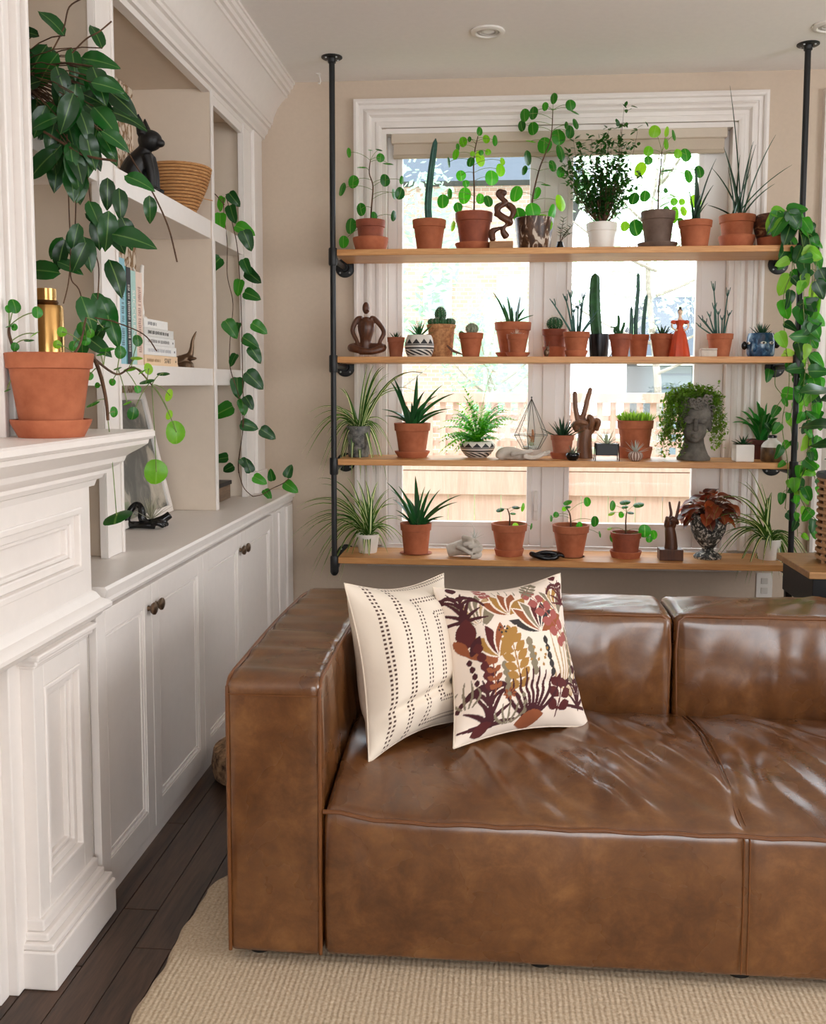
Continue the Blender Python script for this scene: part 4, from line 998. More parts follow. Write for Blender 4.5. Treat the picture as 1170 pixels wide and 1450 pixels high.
# ---------------------------------------------------------------- second board
T,q,sp_,r,k=potted('potted_haworthia','tiny haworthia in a small aged clay pot beside the seated figure',561,1,YM,477,26,18,TERRA3)
rosette(T,sp_,12,.045,.009,L_ALO,2,(35,85))
# triangle and band print pot
def printpot(name,bandz,h,tri=10):
    M=NM(name); sp=M.n('SeparateXYZ'); M.l(M.co('Object'),sp.inputs[0])
    ang=M.math('MULTIPLY',M.math('ARCTAN2',sp.outputs[1],sp.outputs[0]),tri/6.2832)
    tw=M.math('ABSOLUTE',M.math('SUBTRACT',M.math('FRACT',M.math('ADD',ang,20.0)),.5))
    z=M.math('DIVIDE',sp.outputs[2],h)
    def band(a,b): return M.math('MULTIPLY',M.math('GREATER_THAN',z,a),M.math('LESS_THAN',z,b))
    t=M.math('MULTIPLY',band(.62,.86),M.math('GREATER_THAN',M.math('ADD',M.math('MULTIPLY',tw,.48),.62),z))
    w=M.math('MULTIPLY',band(.08,.34),M.math('GREATER_THAN',M.math('SINE',M.math('ADD',M.math('MULTIPLY',ang,6.283),M.math('MULTIPLY',z,40.0))),.0))
    l=M.math('ADD',band(.55,.60),band(.38,.46))
    f=M.math('MINIMUM',M.math('ADD',M.math('ADD',t,w),l),1.0)
    M.set(M.mix(f,lin('#d9d2c8'),lin('#1c1a1a')),.5); return M.m
kk=K(YF)
T,q,sp_,r,k=potted('potted_haworthia','spiky haworthia in a round black and white printed pot',594,1,YF,474,34,30,printpot('print_black_white',0,30*kk,11),'round')
rosette(T,sp_+Vector((0,0,.008)),18,.075,.010,L_ALO,3,(18,80))
T,q,sp_,r,k=potted('potted_cactus','clustered ball cactus in a broad flecked clay pot',625,1,YB,459,43,32,mottled('flecked_clay','#8a5a38','#d09a68',60,.8,.3),'terra',rim=.12)
globe(T,sp_+Vector((-.004,0,.03)),.024,.036,CACT,10)
rg=random.Random(2)
for i in range(9):
    a=i*.7; globe(T,sp_+Vector((.045*math.cos(a),.034*math.sin(a),.016)),.017,.017,CACT,8,i%2==0,seed=i)
p=spot(643,ZS[1],YF-.03); T=thing('lizard_figure','tiny brown wooden lizard in front of the flecked pot','figurine',p)
m=MB().tube(smoothpath([at(633,489,YF-.03),at(637,493,YF-.03),at(642,497,YF-.03),at(650,500,YF-.03),at(655,502,YF-.03)],4),[.002+.004*math.sin(math.pi*min(1,(i+2)/18)) for i in range(17)],8)
part('body',m,WOODD,T); part('leg',MB().tube([at(640,495,YF-.034),at(639,502,YF-.034)],.0016,5),WOODD,T); part('leg',MB().tube([at(647,499,YF-.026),at(646,503,YF-.026)],.0016,5),WOODD,T)
T,q,sp_,r,k=potted('potted_cactus','small woolly cactus pair in terracotta pot beside the flecked pot',667,1,YM,471,36,24)
globe(T,sp_+Vector((.004,0,.01)),.026,.024,mottled('woolly_cactus','#5d6a55','#9a9f88',60,.9,.4),12); globe(T,sp_+Vector((.002,0,.036)),.011,.010,CACT,8); globe(T,sp_+Vector((-.042,0,.006)),.010,.009,CACT,8)
T,q,sp_,r,k=potted('potted_gasteria','horned green succulent in the largest pot of the second board',726,1,YB,456,53,34,sau=(50,499))
blades(T,YB,sp_,[(775,175),(840,195),(860,240),(900,195),(880,260),(960,280),(820,230),(920,250)],ZC_,.020,L_ALO,7,.05,bw=.02,thick=.8,sp=.04,prof=lambda t:.8*(1-t**3)+.1)
T,q,sp_,r,k=potted('potted_cactus','little pale spined cactus in small pot on saucer before the horned succulent',732,1,YF,473,30,20,sau=(32,499))
rosette(T,sp_+Vector((0,0,.006)),16,.034,.008,mottled('pale_cactus','#b59a88','#dac3b0',40,.8,.2),5,(20,85))
T,q,sp_,r,k=potted('potted_cactus','round barrel cactus in terracotta pot standing on a deep saucer',785,1,YB,466,36,26,TERRA2,sau=(34,491),deep=True)
globe(T,sp_+Vector((0,0,.012)),.034,.030,CACT,13)
p=spot(774,ZS[1],YF); T=thing('snail_figure','tiny dark metal snail in front of the barrel cactus','figurine',p); y=YF
m=MB(p).ell((0,0,.018),(.012,.010,.018),14,10).ell((.004,-.004,.034),(.008,.008,.010),12,8)
for s in (-1,1): m.tube([(s*.004+.002,-.004,.04),(s*.008+.002,-.005,.056),(s*.010+.002,-.005,.066)],[.0022,.0016,.0022],6)
part('body',m,BRONZE,T,fuse=.0016)
T,q,sp_,r,k=potted('potted_euphorbia','bare pencil euphorbia with upright sticks in terracotta pot on saucer',816,1,YF,470,39,26,sau=(34,496))
sticks(T,YF,sp_,[(88,185),(140,165),(160,150),(215,155),(190,200),(175,215),(262,230),(250,260),(205,190)],ZD,.0048,CACTB,3,fork=True)
M=NM('dark_metal_band'); n=M.noise(M.co('Object',(40,40,4)),1,3); M.set(M.ramp(n.outputs[0],[(.35,lin('#15181c')),(.65,lin('#4d5257'))]),.4,.7); DKM=M.m
T,q,sp_,r,k=potted('potted_cactus','thick tall cactus column in a dark metal pot',848,1,YB,473,30,26,DKM,'plain')
column(T,[sp_+Vector((-.01,0,0)),at(842,440,YB),at(842,415,YB),at(843,387,YB)],.0235,CACT,5)
T,q,sp_,r,k=potted('potted_cactus','small branching cactus in terracotta pot beside the dark metal pot',878,1,YF,473,33,22,TERRA2)
for a in ([(345,300),(330,285),(322,290)],[(350,300),(352,260),(350,240)],[(365,300),(372,280),(373,268)],[(335,305),(345,282)]): column(T,[sp_+Vector((0,0,0))]+[at(*ZD(*b),YF) for b in a],.0062,CACT,5,n=15)
T,q,sp_,r,k=potted('potted_cactus','three thin whip cactus stems in terracotta pot',904,1,YB,474,30,22,SAUC)
for a in ([(402,290),(402,205)],[(420,250),(428,150),(429,72)],[(450,280),(455,220),(463,158)]): column(T,[Vector((at(*ZD(a[0][0],300),YB).x,YB,sp_.z))]+[at(*ZD(*b),YB) for b in a],.0078,CACTB,6,n=18)
T,q,sp_,r,k=potted('potted_haworthia','dark spiny haworthia in terracotta pot beside the red dress figurine',937,1,YM,473,33,22,TERRA)
rosette(T,sp_,20,.058,.012,L_SAN,6,(15,80),.6)
# lady in a red dress
p=spot(962,ZS[1],YF); T=thing('dress_figurine','porcelain lady figurine in a long orange red dress','figurine',p)
RED=paint('red_dress','#c2431f',.35,.08,.05,30); SKIN=paint('porcelain_skin','#e6c3a8',.3,.03,0)
part('dress',MB(p).lathe([(0,0),(.044,0),(.043,.008),(.036,.05),(.026,.095),(.0125,.125),(.013,.132),(.020,.146),(.021,.152),(.016,.155),(0,.155)],36,ribs=9,ramp=.05),RED,T)
for s in (-1,1): part('sleeve',MB(p).ell((s*.026,0,.146),(.013,.010,.009)),RED,T)
m=MB(p).tube([(0,0,.15),(0,0,.165),(0,0,.178)],[.017,.007,.006],10).ell((0,-.001,.187),(.0095,.010,.0125),14,10)
for s in (-1,1): m.tube(bez((s*.030,0,.146),(s*.042,-.006,.12),(s*.018,-.016,.112),6),[.0055,.005,.0045,.004,.0038,.0035,.0035],8).ell((s*.018,-.017,.112),(.007,.005,.005),10,6)
part('body',m,SKIN,T,fuse=.0018)
part('hair',MB(p).ell((0,.003,.191),(.0105,.0105,.011),14,10).ell((0,.004,.205),(.006,.006,.006),10,8),paint('dark_hair','#2a1a14',.5),T)
p=spot(1003,ZS[1],YF); T=thing('trinket_box','small grey stone cube in front of the stick plant','box',p)
part('body',MB(p).box(-.032,.032,-.022,.022,0,.028),STONEW,T,smooth=False,bevel=.002); part('lid',MB(p).box(-.033,.033,-.023,.023,.0285,.036),STONEW,T,smooth=False,bevel=.002)
T,q,sp_,r,k=potted('potted_euphorbia','grey stick succulent with forked tips in terracotta pot by the stone cube',1019,1,YM,473,37,26)
sticks(T,YM,sp_,[(725,115),(730,200),(745,225),(785,140),(790,230),(672,250),(690,262),(665,280),(708,235),(760,250)],ZD,.0040,CACTB,9,fork=True)
# blue face pot
p=spot(1077,ZS[1],YM); T=thing('face_planter','blue glazed planter with two faces holding a spiky succulent','planter',p)
M=NM('blue_glaze'); n=M.noise(M.co('Object'),30,4,.6,.6); M.set(M.ramp(n.outputs[0],[(.35,lin('#16304e')),(.55,lin('#3c6488')),(.72,lin('#8fb0c4'))]),.15); BLUE=M.m
k=K(YM); m=MB(p)
m.lathe([(0,0),(.050,0),(.056,.012),(.059,.05),(.057,.085),(.052,.102),(.046,.102),(.044,.085)],28)
part('pot',m,BLUE,T); part('soil',MB(p).lathe([(0,.088),(.045,.086)],20),SOIL,T)
part('ear',MB(p).ell((.066,0,.058),(.014,.012,.020)),BLACKG,T); part('ear',MB(p).ell((-.068,0,.050),(.013,.012,.018)),BLACKG,T)
part('nose',MB(p).ell((-.040,-.048,.040),(.010,.013,.020)),BLUE,T); part('nose',MB(p).ell((.012,-.060,.042),(.008,.012,.018)),BLUE,T)
EYE=paint('eye_white','#e9e6e0',.2)
for ex in (-.056,.030,-.004):
    a=math.asin(max(-.95,min(.95,ex/.06))); c=Vector((.060*math.sin(a),-.060*math.cos(a),.060)); ro=Matrix.Rotation(a,3,'Z')
    e=part('eye',MB(p).ell(c,(.012,.004,.0062),14,8,ro),EYE,T); part('pupil',MB(p).ell(c*1.0+Vector((math.sin(a)*.003,-math.cos(a)*.003,0)),(.0042,.003,.0046),10,6,ro),BLACKG,e)
rosette(T,p+Vector((0,0,.09)),26,.062,.010,L_SAN,8,(20,85),.6)
# seated figure: one continuous carved body
p=spot(520,ZS[1],YM); T=thing('seated_figure','carved dark wood figure sitting with hands on crossed legs','sculpture',p)
def F(X,Y,dy=0): return at(*ZC_(X,Y),YM+dy)
m=MB()
m.tube(smoothpath([F(185,440),F(188,400,.0),F(190,360,-.004),F(192,310),F(193,288)],4),[.028,.027,.026,.025,.025,.026,.028,.031,.034,.037,.038,.036,.032,.024,.016,.012,.010],14)
m.ell(F(190,248,-.004),(.0165,.019,.027),18,12).ell(F(200,262,-.02),(.007,.008,.006),10,8)
for sx,pts in ((-1,[(150,300),(128,350),(148,400),(160,440)]),(1,[(232,300),(272,355),(255,400),(250,440)])):
    P=smoothpath([F(192+sx*20,298)]+[F(a,b,-.01*i) for i,(a,b) in enumerate(pts)],4); m.tube(P,[.0135-.00035*i for i in range(len(P))],10); m.ell(F(pts[-1][0],448,-.04),(.010,.012,.008),10,8)
for sx,kn in ((-1,(122,430)),(1,(268,430))):
    P=smoothpath([F(190+sx*18,430),F(*kn,-.03),F(200+sx*20,446,-.062),F(190-sx*30,450,-.06)],5); m.tube(P,[.021-.0006*i for i in range(len(P))],12)
part('body',m,WOODD,T,fuse=.003)
# ---------------------------------------------------------------- third board
PRT=printpot('print_dark',0,45*K(YM),12)
T,q,sp_,r,k=potted('potted_spider_plant','striped spider plant in a dark printed pot on the third board',508,2,YM,601,36,30,mottled('dark_print','#23262a','#8a8780',40,.5,.1),'plain')
blades(T,YM,sp_,[(40,240),(40,430),(95,490),(60,330),(200,120),(310,20),(385,30),(400,70),(580,65),(500,150),(130,330),(160,450),(200,500),(280,520),(310,460),(350,500),(370,480),(375,330),(420,400),(120,400),(180,515),(300,330),(240,515),(150,230),(330,120),(260,300),(350,300),(220,330)],ZH,.021,L_SPI,21,.55,dup=28,bw=.02,thick=0,sp=.085,fold=.35)
T,q,sp_,r,k=potted('potted_aloe','spreading aloe in terracotta pot on saucer beside the feathery fern',584,2,YM,597,54,38,sau=(52,638))
blades(T,YM,sp_,[(65,100),(85,72),(250,48),(425,120),(385,195),(505,180),(480,285),(5,290),(25,335),(130,235),(175,265),(300,165),(440,305),(330,250),(210,240),(280,290)],ZE,.026,L_ALO,31,.12,bw=.02,thick=.7,sp=.10)
# fern in printed bowl
T,q,sp_,r,k=potted('potted_fern','bright feathery fern in a black and cream printed bowl',676,2,YM,624,46,28,printpot('print_bowl',0,26*K(YM),12),'bowl')
rg=random.Random(4)
def frond(b,pc,tip,w,n):
    m=MB(); P=bez(b,pc,tip,n); m.tube(P,.0009,4,False)
    for i in range(1,n):
        d=(P[i+1]-P[i-1]).normalized(); s=d.cross(Vector((rg.uniform(-.3,.3),-.3,1))).normalized(); l=w*math.sin(math.pi*(.12+.85*i/n))**.8
        for sg in (-1,1):
            e=(s*sg+d*.35+Vector((0,0,rg.uniform(-.3,.15)))).normalized(); m.ribbon(P[i],P[i]+e*l*.5,P[i]+e*l,l*.5,3,.1)
    return m
tips=[(775,20),(840,265),(880,300),(900,350),(870,400),(400,520),(430,600),(500,580),(420,480),(390,430),(480,350),(520,250),(570,200),(610,260),(660,240),(720,260),(760,300),(700,330),(550,330),(460,420),(800,450),(830,420),(760,400),(560,420),(520,480),(640,330),(820,330),(480,500),(790,500),(600,500),(680,480)]
tips+=[(X+rg.gauss(0,40),Y+rg.gauss(0,35)) for X,Y in tips[1:]]
for i,(X,Y) in enumerate(tips):
    tip=at(*ZE(X,Y),YM+rg.uniform(-.11,.07)); v=tip-sp_
    pc=sp_+Vector((v.x*.4,v.y*.4,max(v.z,.02)*.75+.35*math.hypot(v.x,v.y)))
    part('frond',frond(sp_,pc,tip,.027 if i else .010,13),L_FER,T)
# pale stone hand, open, palm up
def hand_chain(m,pts,r0,r1,n=10):
    P=smoothpath(pts,5); N=len(P); m.tube(P,[r0+(r1-r0)*i/(N-1) for i in range(N)],n); m.ell(P[-1],r1*1.02,n,8)
y=YF-.01; p=spot(742,ZS[2],y); T=thing('open_hand','pale cast hand lying open palm upward holding the glass terrarium','sculpture',p)
def F(X,Y,dy=0): return at(*ZE(X,Y),y+dy)
m=MB(); m.tube(smoothpath([F(812,632,.0),F(835,600),F(880,592),F(935,600),F(985,612)],4),[.016,.020,.023,.025,.026,.027,.028,.028,.028,.028,.028,.027,.026,.025,.024,.022,.020],14)
for i,(dy,l) in enumerate(((-.030,1125),(-.012,1158),(.008,1150),(.026,1120))):
    hand_chain(m,[F(980,612,dy),F(1040,625,dy),F(1090,615,dy),F(l,585+6*abs(i-1),dy)],.0115,.0078)
hand_chain(m,[F(900,600,-.035),F(950,590,-.050),F(1000,583,-.052),F(1040,578,-.048)],.012,.008)
part('hand',m,STONEW,T,fuse=.0028)
# faceted terrarium
y=YM; p=at(752,641,y); p.z=F(1000,585).z+.014; T=thing('glass_terrarium','teardrop faceted glass terrarium with a small air plant inside','terrarium',p)
k=K(y); ap=at(753,564,y); zm=at(752,616,y).z; n=6
ring=[Vector((p.x+25*k*math.cos(R(60*i+15)),y+25*k*math.sin(R(60*i+15)),zm)) for i in range(n)]; bot=[Vector((p.x+13*k*math.cos(R(60*i+15)),y+13*k*math.sin(R(60*i+15)),p.z)) for i in range(n)]
fr=MB()
TG=glassmat('terrarium_glass',(.93,.97,.97,1),1.4)
for i in range(n):
    j=(i+1)%n
    fr.tube([ring[i],ring[j]],.0013,6).tube([bot[i],bot[j]],.0013,6).tube([ap,ring[i]],.0013,6).tube([ring[i],bot[i]],.0013,6)
    if i!=4: part('pane',MB().add([ap,ring[i],ring[j]],[(0,1,2)]),TG,T,smooth=False)
    part('pane',MB().add([ring[i],bot[i],bot[j],ring[j]],[(0,1,2,3)]),TG,T,smooth=False)
fr.ell(ap+Vector((0,0,.004)),.004,8,6)
part('wire_frame',fr,paint('lead_wire','#4a4a48',.4,.1,0,20,metal=.8),T)
part('base_plate',MB().add(bot,[tuple(range(n))]),TG,T,smooth=False)
part('pebbles',MB(p).lathe([(0,.012),(.03,.012),(.038,.010),(.034,.001),(0,.001)],18),mottled('pebbles','#8a857c','#d6d0c6',160,.8,.8),T,kind='stuff')
rosette(T,p+Vector((0,-.01,.014)),12,.030,.006,L_AIR,4,(25,80))
part('driftwood',MB(p).tube(bez((.0,.0,.02),(.012,0,.05),(.006,0,.085),6),[.010,.009,.008,.007,.006,.005,.004],7).tube([(.004,0,.045),(-.012,0,.06)],[.006,.003],6),woodmat('driftwood','#8f5638','#c28a62','z',3,.8),T)
T,q,sp_,r,k=potted('potted_agave','small dark agave in terracotta pot on saucer beside the carved hand',796,2,YM,615,34,24,TERRA3,sau=(36,640))
rosette(T,sp_,24,.105,.013,L_SAN,14,(18,82),.5)
p=spot(811,ZS[2],YF-.035); T=thing('air_plant_bowl','tiny black bowl with a grey air plant in front of the agave','plant',p)
pot(T,p,.026,.032,.018,BLACKG,'bowl'); rosette(T,p+Vector((0,0,.026)),18,.042,.006,L_AIR,6,(10,80))
# carved hands giving a two finger sign
def peace(T,F,w,mat,fingers,fuse,base=None):
    m=MB(); m.tube(smoothpath([F(*a) for a in w['arm']],5),[w['ra'][0]+(w['ra'][1]-w['ra'][0])*i/(5*(len(w['arm'])-1)) for i in range(5*(len(w['arm'])-1)+1)],14)
    c=F(*w['palm']); m.ell(c,w['rp'],16,12)
    for pts,r0,r1 in fingers: hand_chain(m,[F(*a) for a in pts],r0,r1)
    return part('hand',m,mat,T,fuse=fuse)
y=4.29; p=spot(831,ZS[2],y); T=thing('carved_hand','brown carved wooden hand on a wrist raising two fingers on the third board','sculpture',p)
def F(X,Y,dy=0): return at(*ZK(X,Y),y+dy)
peace(T,F,{'arm':[(145,420),(143,370),(145,330),(150,290)],'ra':(.037,.030),'palm':(150,285,0),'rp':(.044,.026,.040)},WOODM,[
    ([(118,270,0),(108,215,-.004),(104,180,-.004),(103,142,0)],.0125,.0105),([(130,260,0),(143,220,0),(155,170,0),(168,126,0)],.0125,.0105),
    ([(165,270,-.01),(165,240,-.03),(178,255,-.045),(172,285,-.035)],.0125,.011),([(185,280,-.01),(190,255,-.028),(205,262,-.040),(196,292,-.03)],.0115,.010),
    ([(112,300,-.01),(100,275,-.035),(122,262,-.048),(150,268,-.050)],.012,.010)],.003)
# black stand with air plant
y=YF-.01; p=spot(859,ZS[2],y); T=thing('air_plant_stand','black square planter on wire legs with a grey air plant','plant',p); k=K(y)
part('planter',MB(p).box(-.046,.046,-.03,.03,.022,.072),BLACK,T,smooth=False,bevel=.002)
for sx in (-1,1):
    for sy in (-1,1): part('leg',MB(p).tube([(sx*.050,sy*.034,0),(sx*.047,sy*.031,.074)],.0022,6),BLACK,T)
rosette(T,p+Vector((0,0,.068)),24,.078,.007,L_AIR,9,(8,75),.2)
T,q,sp_,r,k=potted('potted_sedum','terracotta pot filled with low bright green sprouts behind the urchin shell',899,2,YB,594,52,38,TERRA,sau=(50,632),deep=True)
rg=random.Random(3); m=MB()
for i in range(420):
    a=rg.random()*6.28; rr=r*.86*math.sqrt(rg.random()); b=sp_+Vector((rr*math.cos(a),rr*math.sin(a),.012)); d=Vector((rg.gauss(0,.35)+math.cos(a)*.3,rg.gauss(0,.35),1)).normalized(); l=rg.uniform(.03,.058); m.ribbon(b,b+d*l*.5,b+d*l+Vector((rg.gauss(0,.008),0,0)),.009,3,.2)
part('sprouts',m,L_TRL,T,kind='stuff')
p=spot(900,ZS[2],YF-.04); T=thing('urchin_air_plant','striped sea urchin shell with a silvery air plant on the third board','plant',p)
M=NM('urchin_stripe'); sp=M.n('SeparateXYZ'); M.l(M.co('Object'),sp.inputs[0]); a=M.math('SINE',M.math('MULTIPLY',M.math('ARCTAN2',sp.outputs[1],sp.outputs[0]),14.0)); M.set(M.ramp(a,[(.35,lin('#8a6a5c')),(.6,lin('#dccabb'))]),.7)
part('shell',MB(p).lathe([(0,0),(.014,0),(.026,.008),(.031,.020),(.028,.032),(.016,.040),(.008,.041)],36,ribs=14,ramp=.03),M.m,T)
rosette(T,p+Vector((0,0,.036)),22,.058,.007,paint('silver_leaf','#b9beb4',.7),12,(10,85),.2)
# classical head planter
y=YM-.02; p=spot(982,ZS[2],y); T=thing('head_planter','grey cast stone head of a woman used as planter for trailing plant','planter',p)
k=K(y); Zh,sh_=ZF(920,540,1040)
def F(X,Y,dy=0): return at(*Zh(X,Y),y+dy)
m=MB()
m.lathe([(0,0),(.070,0),(.071,.012),(.062,.022),(.052,.045),(.043,.075),(.041,.10),(.045,.13)],28,p)
hc=F(625,470,.0); m.ell(hc,(.068,.086,.086),28,20)                       # skull
m.ell(F(622,670,-.034),(.050,.052,.056),20,14)                         # jaw
m.ell(F(620,800,-.062),(.020,.018,.016),14,10)                         # chin
m.tube(smoothpath([F(642,520,-.088),F(642,590,-.100),F(640,655,-.112),F(638,672,-.108)],4),[.0075,.008,.0085,.009,.0095,.010,.0105,.011,.0115,.012,.012,.011,.009],10)   # nose
for s in (-1,1): m.ell(F(638+s*24,668,-.098),(.0065,.007,.006),8,6)
for ex in (542,728):
    m.ell(F(ex,550,-.070),(.022,.016,.011),14,10)                        # closed lids
    m.tube(smoothpath([F(ex-68,535,-.066),F(ex-20,498,-.080),F(ex+30,500,-.080),F(ex+70,530,-.066)],4),.0055,8)  # brow
    m.tube(smoothpath([F(ex-55,565,-.078),F(ex,580,-.088),F(ex+50,566,-.078)],4),.0028,6)
m.tube(smoothpath([F(570,742,-.078),F(610,732,-.094),F(640,736,-.097),F(668,732,-.093),F(700,744,-.078)],3),[.003,.0045,.005,.0055,.006,.006,.006,.006,.006,.005,.005,.004,.003],8)
m.tube(smoothpath([F(585,758,-.080),F(640,768,-.096),F(690,758,-.080)],3),[.004,.006,.007,.008,.007,.006,.004],8)
for s,ex in ((-1,400),(1,830)): m.ell(F(ex,610,-.005),(.010,.018,.028),10,8)
part('head',m,GREYST,T,fuse=.0024)
hm=MB(); rg=random.Random(6)
for i in range(44):
    a=-2.9+2.6*i/43 if i<30 else rg.uniform(-3.1,-.05)
    zz=rg.uniform(.055,.080) if i>=30 else rg.uniform(.034,.052); c=hc+Vector((.070*math.cos(a)*(1-.1*rg.random()),.082*math.sin(a),zz*(1.0 if math.sin(a)<-.5 else .6)))
    rr=rg.uniform(.008,.013); P=[c+Vector((rr*math.cos(t)*(1-t/12),-.002*t,rr*math.sin(t)*(1-t/12))) for t in [j*.7 for j in range(9)]]
    hm.tube(P,[.0055-.0003*j for j in range(9)],8)
for s in (-1,1):
    for j in range(5): hm.ell(hc+Vector((s*(.068-.002*j),-.03+.008*j,.03-.020*j)),(.011,.014,.012),10,8)
part('hair_curls',hm,GREYST,T)
rg=random.Random(9); st=MB(); lv=MB()
topc=hc+Vector((0,.01,.070))
def trail(P,dens,sz=.0145):
    st.tube(P,.0009,4,False)
    for j in range(1,len(P)):
        for q in range(dens):
            o=P[j]+Vector((rg.gauss(0,.008),rg.gauss(0,.008),rg.gauss(0,.007))); d=Vector((rg.gauss(0,1),rg.gauss(0,1)-.4,rg.gauss(0,.7))).normalized(); lv.ribbon(o,o+d*sz*.6+Vector((0,0,.002)),o+d*sz*rg.uniform(.9,1.4),sz*.75,3,.2,prof=lambda t:math.sin(math.pi*min(1,.1+.88*t))**.6)
for i in range(40):
    a=rg.uniform(2.2,4.3) if i<26 else rg.uniform(-.8,.9); rr=rg.uniform(.085,.145) if i<26 else rg.uniform(.085,.110)
    e=hc+Vector((rr*math.cos(a)*1.0,rr*math.sin(a)*.8+.01,.035)); zlow=p.z+rg.uniform(.003,.12) if i<20 else p.z+rg.uniform(.05,.15)
    trail(smoothpath([topc+Vector((.03*math.cos(a),.02*math.sin(a),0)),e+Vector((0,0,.045)),e,Vector((e.x+rg.gauss(0,.012)-(.012 if i<26 else -.01),e.y,(e.z+zlow)/2)),Vector((e.x+rg.gauss(0,.016)-(.02 if i<20 else 0),e.y,zlow))],5),3)
for i in range(80):
    a=rg.uniform(0,6.28); rr=.085*math.sqrt(rg.random()); b=topc+Vector((rr*math.cos(a),rr*math.sin(a)*.8,-.01)); trail(bez(b,b+Vector((0,0,.03)),b+Vector((rg.gauss(0,.02),rg.gauss(0,.015),rg.uniform(.03,.07))),4),3)
part('trailing_stems',st,STEMG,T,kind='stuff'); part('trailing_leaves',lv,L_TRL,T,kind='stuff')
# right end of the third board
T,q,sp_,r,k=potted('potted_bromeliad','glossy broad-leaved rosette in a dark red pot on the third board',1078,2,YB,622,42,30,mottled('oxblood_clay','#3a1613','#6e2c22',14,.5,.1))
Zr,sr=ZF(1050,480,1170); Zr=lambda X,Y:(1050+X*.1379,480+Y*.1379)
blades(T,YB-.02,sp_,[(160,640),(265,655),(70,700),(0,740),(10,870),(340,740),(430,880),(380,810),(200,700),(120,760),(290,760),(60,820),(230,780),(330,900),(150,850),(270,840),(400,760),(-60,800),(-90,860)],Zr,.030,leafmat('rosette_leaf','#0f4a1a','#2f8a34',.3),33,.30,bw=.015,thick=0,sp=.09,fold=.3,prof=lambda t:.45+.55*math.sin(math.pi*min(1,.1+.85*t))-(.9 if t>.97 else 0)*.5)
p=spot(1052,ZS[2],YF); T=thing('square_planter','small square cream ceramic planter beside the stoneware bottle','planter',p); k=K(YF)
part('pot',MB(p).box(-.038,.038,-.038,.038,0,.072),CERW,T,smooth=False,bevel=.004); part('soil',MB(p).box(-.034,.034,-.034,.034,.0725,.074),SOIL,T,smooth=False)
rosette(T,p+Vector((0,0,.072)),10,.05,.012,L_ALO,19,(10,70),.5)
M=NM('stoneware_brown'); n=M.noise(M.co('Object'),26,4); M.set(M.ramp(n.outputs[0],[(.35,lin('#3a2616')),(.65,lin('#7a5a38'))]),.3); SWARE=M.m
p=spot(1093,ZS[2],YF); T=thing('stoneware_bottle','squat brown stoneware bottle with pale shoulder at the end of third board','bottle',p)
part('body',MB(p).lathe([(0,0),(.042,0),(.046,.006),(.046,.055),(.044,.062)],28),SWARE,T); part('shoulder',MB(p).lathe([(.0445,.061),(.043,.068),(.034,.082),(.022,.090),(.018,.094),(.017,.100)],28),CERW,T); part('neck',MB(p).lathe([(.0165,.099),(.019,.102),(.019,.110),(.012,.112),(.010,.10)],20),BLACKG,T)
part('twig',MB(p).tube([(0,0,.10),(.004,0,.14),(.012,0,.165)],.0015,5).tube([(.002,0,.12),(-.012,0,.15)],.0012,5),STEM,T)
for d in ((.5,0,.8),(-.6,-.2,.7),(.1,-.5,.8)): inst('leaf',POTM[2],T,p+Vector((d[0]*.01,d[1]*.01,.13)),d,(0,-1,.3),.045)
# ---------------------------------------------------------------- lowest board
T,q,sp_,r,k=potted('potted_spider_plant','striped spider plant in a white pot beside the lower end of the left pole',521,3,YM,754,35,27,CERW,'plain')
blades(T,YM,sp_,[(10,205),(0,235),(0,370),(50,410),(60,530),(100,520),(130,540),(180,530),(20,330),(100,110),(215,75),(300,90),(400,140),(440,200),(450,260),(460,370),(430,350),(400,360),(345,470),(375,380),(280,440),(210,420),(150,330),(230,380),(90,430),(330,150),(250,140),(180,180),(350,220),(270,170)],ZI,.020,L_SPI,41,.5,dup=28,bw=.018,thick=0,sp=.085,fold=.35)
T,q,sp_,r,k=potted('potted_aloe','long-leaved aloe in terracotta pot beside the pale stone fist',589,3,YM,738,47,36,TERRA,sau=(48,782))
blades(T,YM,sp_,[(40,795),(120,820),(235,750),(300,825),(340,840),(405,845),(550,880),(525,930),(430,1030),(65,845),(80,910),(100,985),(110,1020),(390,1050),(180,900),(260,880)],ZE,.024,L_ALO,51,.10,bw=.018,thick=.7,sp=.10)
# pale fist
y=YF; p=spot(659,ZS[3],y); T=thing('stone_fist','pale cast hand closed in a fist lying on the lowest board','sculpture',p)
def F(X,Y,dy=0): return at(*ZI(X,Y),y+dy)
m=MB(); m.tube(smoothpath([F(658,400,.0),F(690,392),F(730,385),F(755,385)],4),[.026,.027,.028,.029,.030,.031,.032,.034,.036,.037,.036,.034,.030],16).ell(F(745,385),(.036,.034,.036),16,12)
for i,(X,Y) in enumerate(((745,355),(770,365),(785,385),(780,412))):
    hand_chain(m,[F(725,Y-14+3*i,-.02),F(X+8,Y-6,-.040),F(X+18,Y+8,-.050),F(X-12,Y+16,-.056)],.0125,.010)
hand_chain(m,[F(700,380,-.03),F(730,395,-.052),F(760,412,-.060)],.012,.009)
for v in m.v: v.z=max(v.z,p.z+.001)
part('hand',m,STONEW,T,fuse=.0028)
ring=rosette(T,F(775,345),16,.05,.004,paint('pale_air_leaf','#c9ccc4',.7),23,(0,80),.1,name='air_plant')
part('tendril',MB().tube(smoothpath([F(772,345),F(775,310),F(765,285),F(745,280),(F(725,292))],5),.0012,5),paint('pale_wire','#d2d2cc',.5),T)
Y4=YM-.01
T,q,sp_,r,k=potted('potted_pilea','seedling pilea with five round leaves in terracotta beside the stone fist',721,3,Y4,739,53,36,TERRA,sau=(44,776),deep=True)
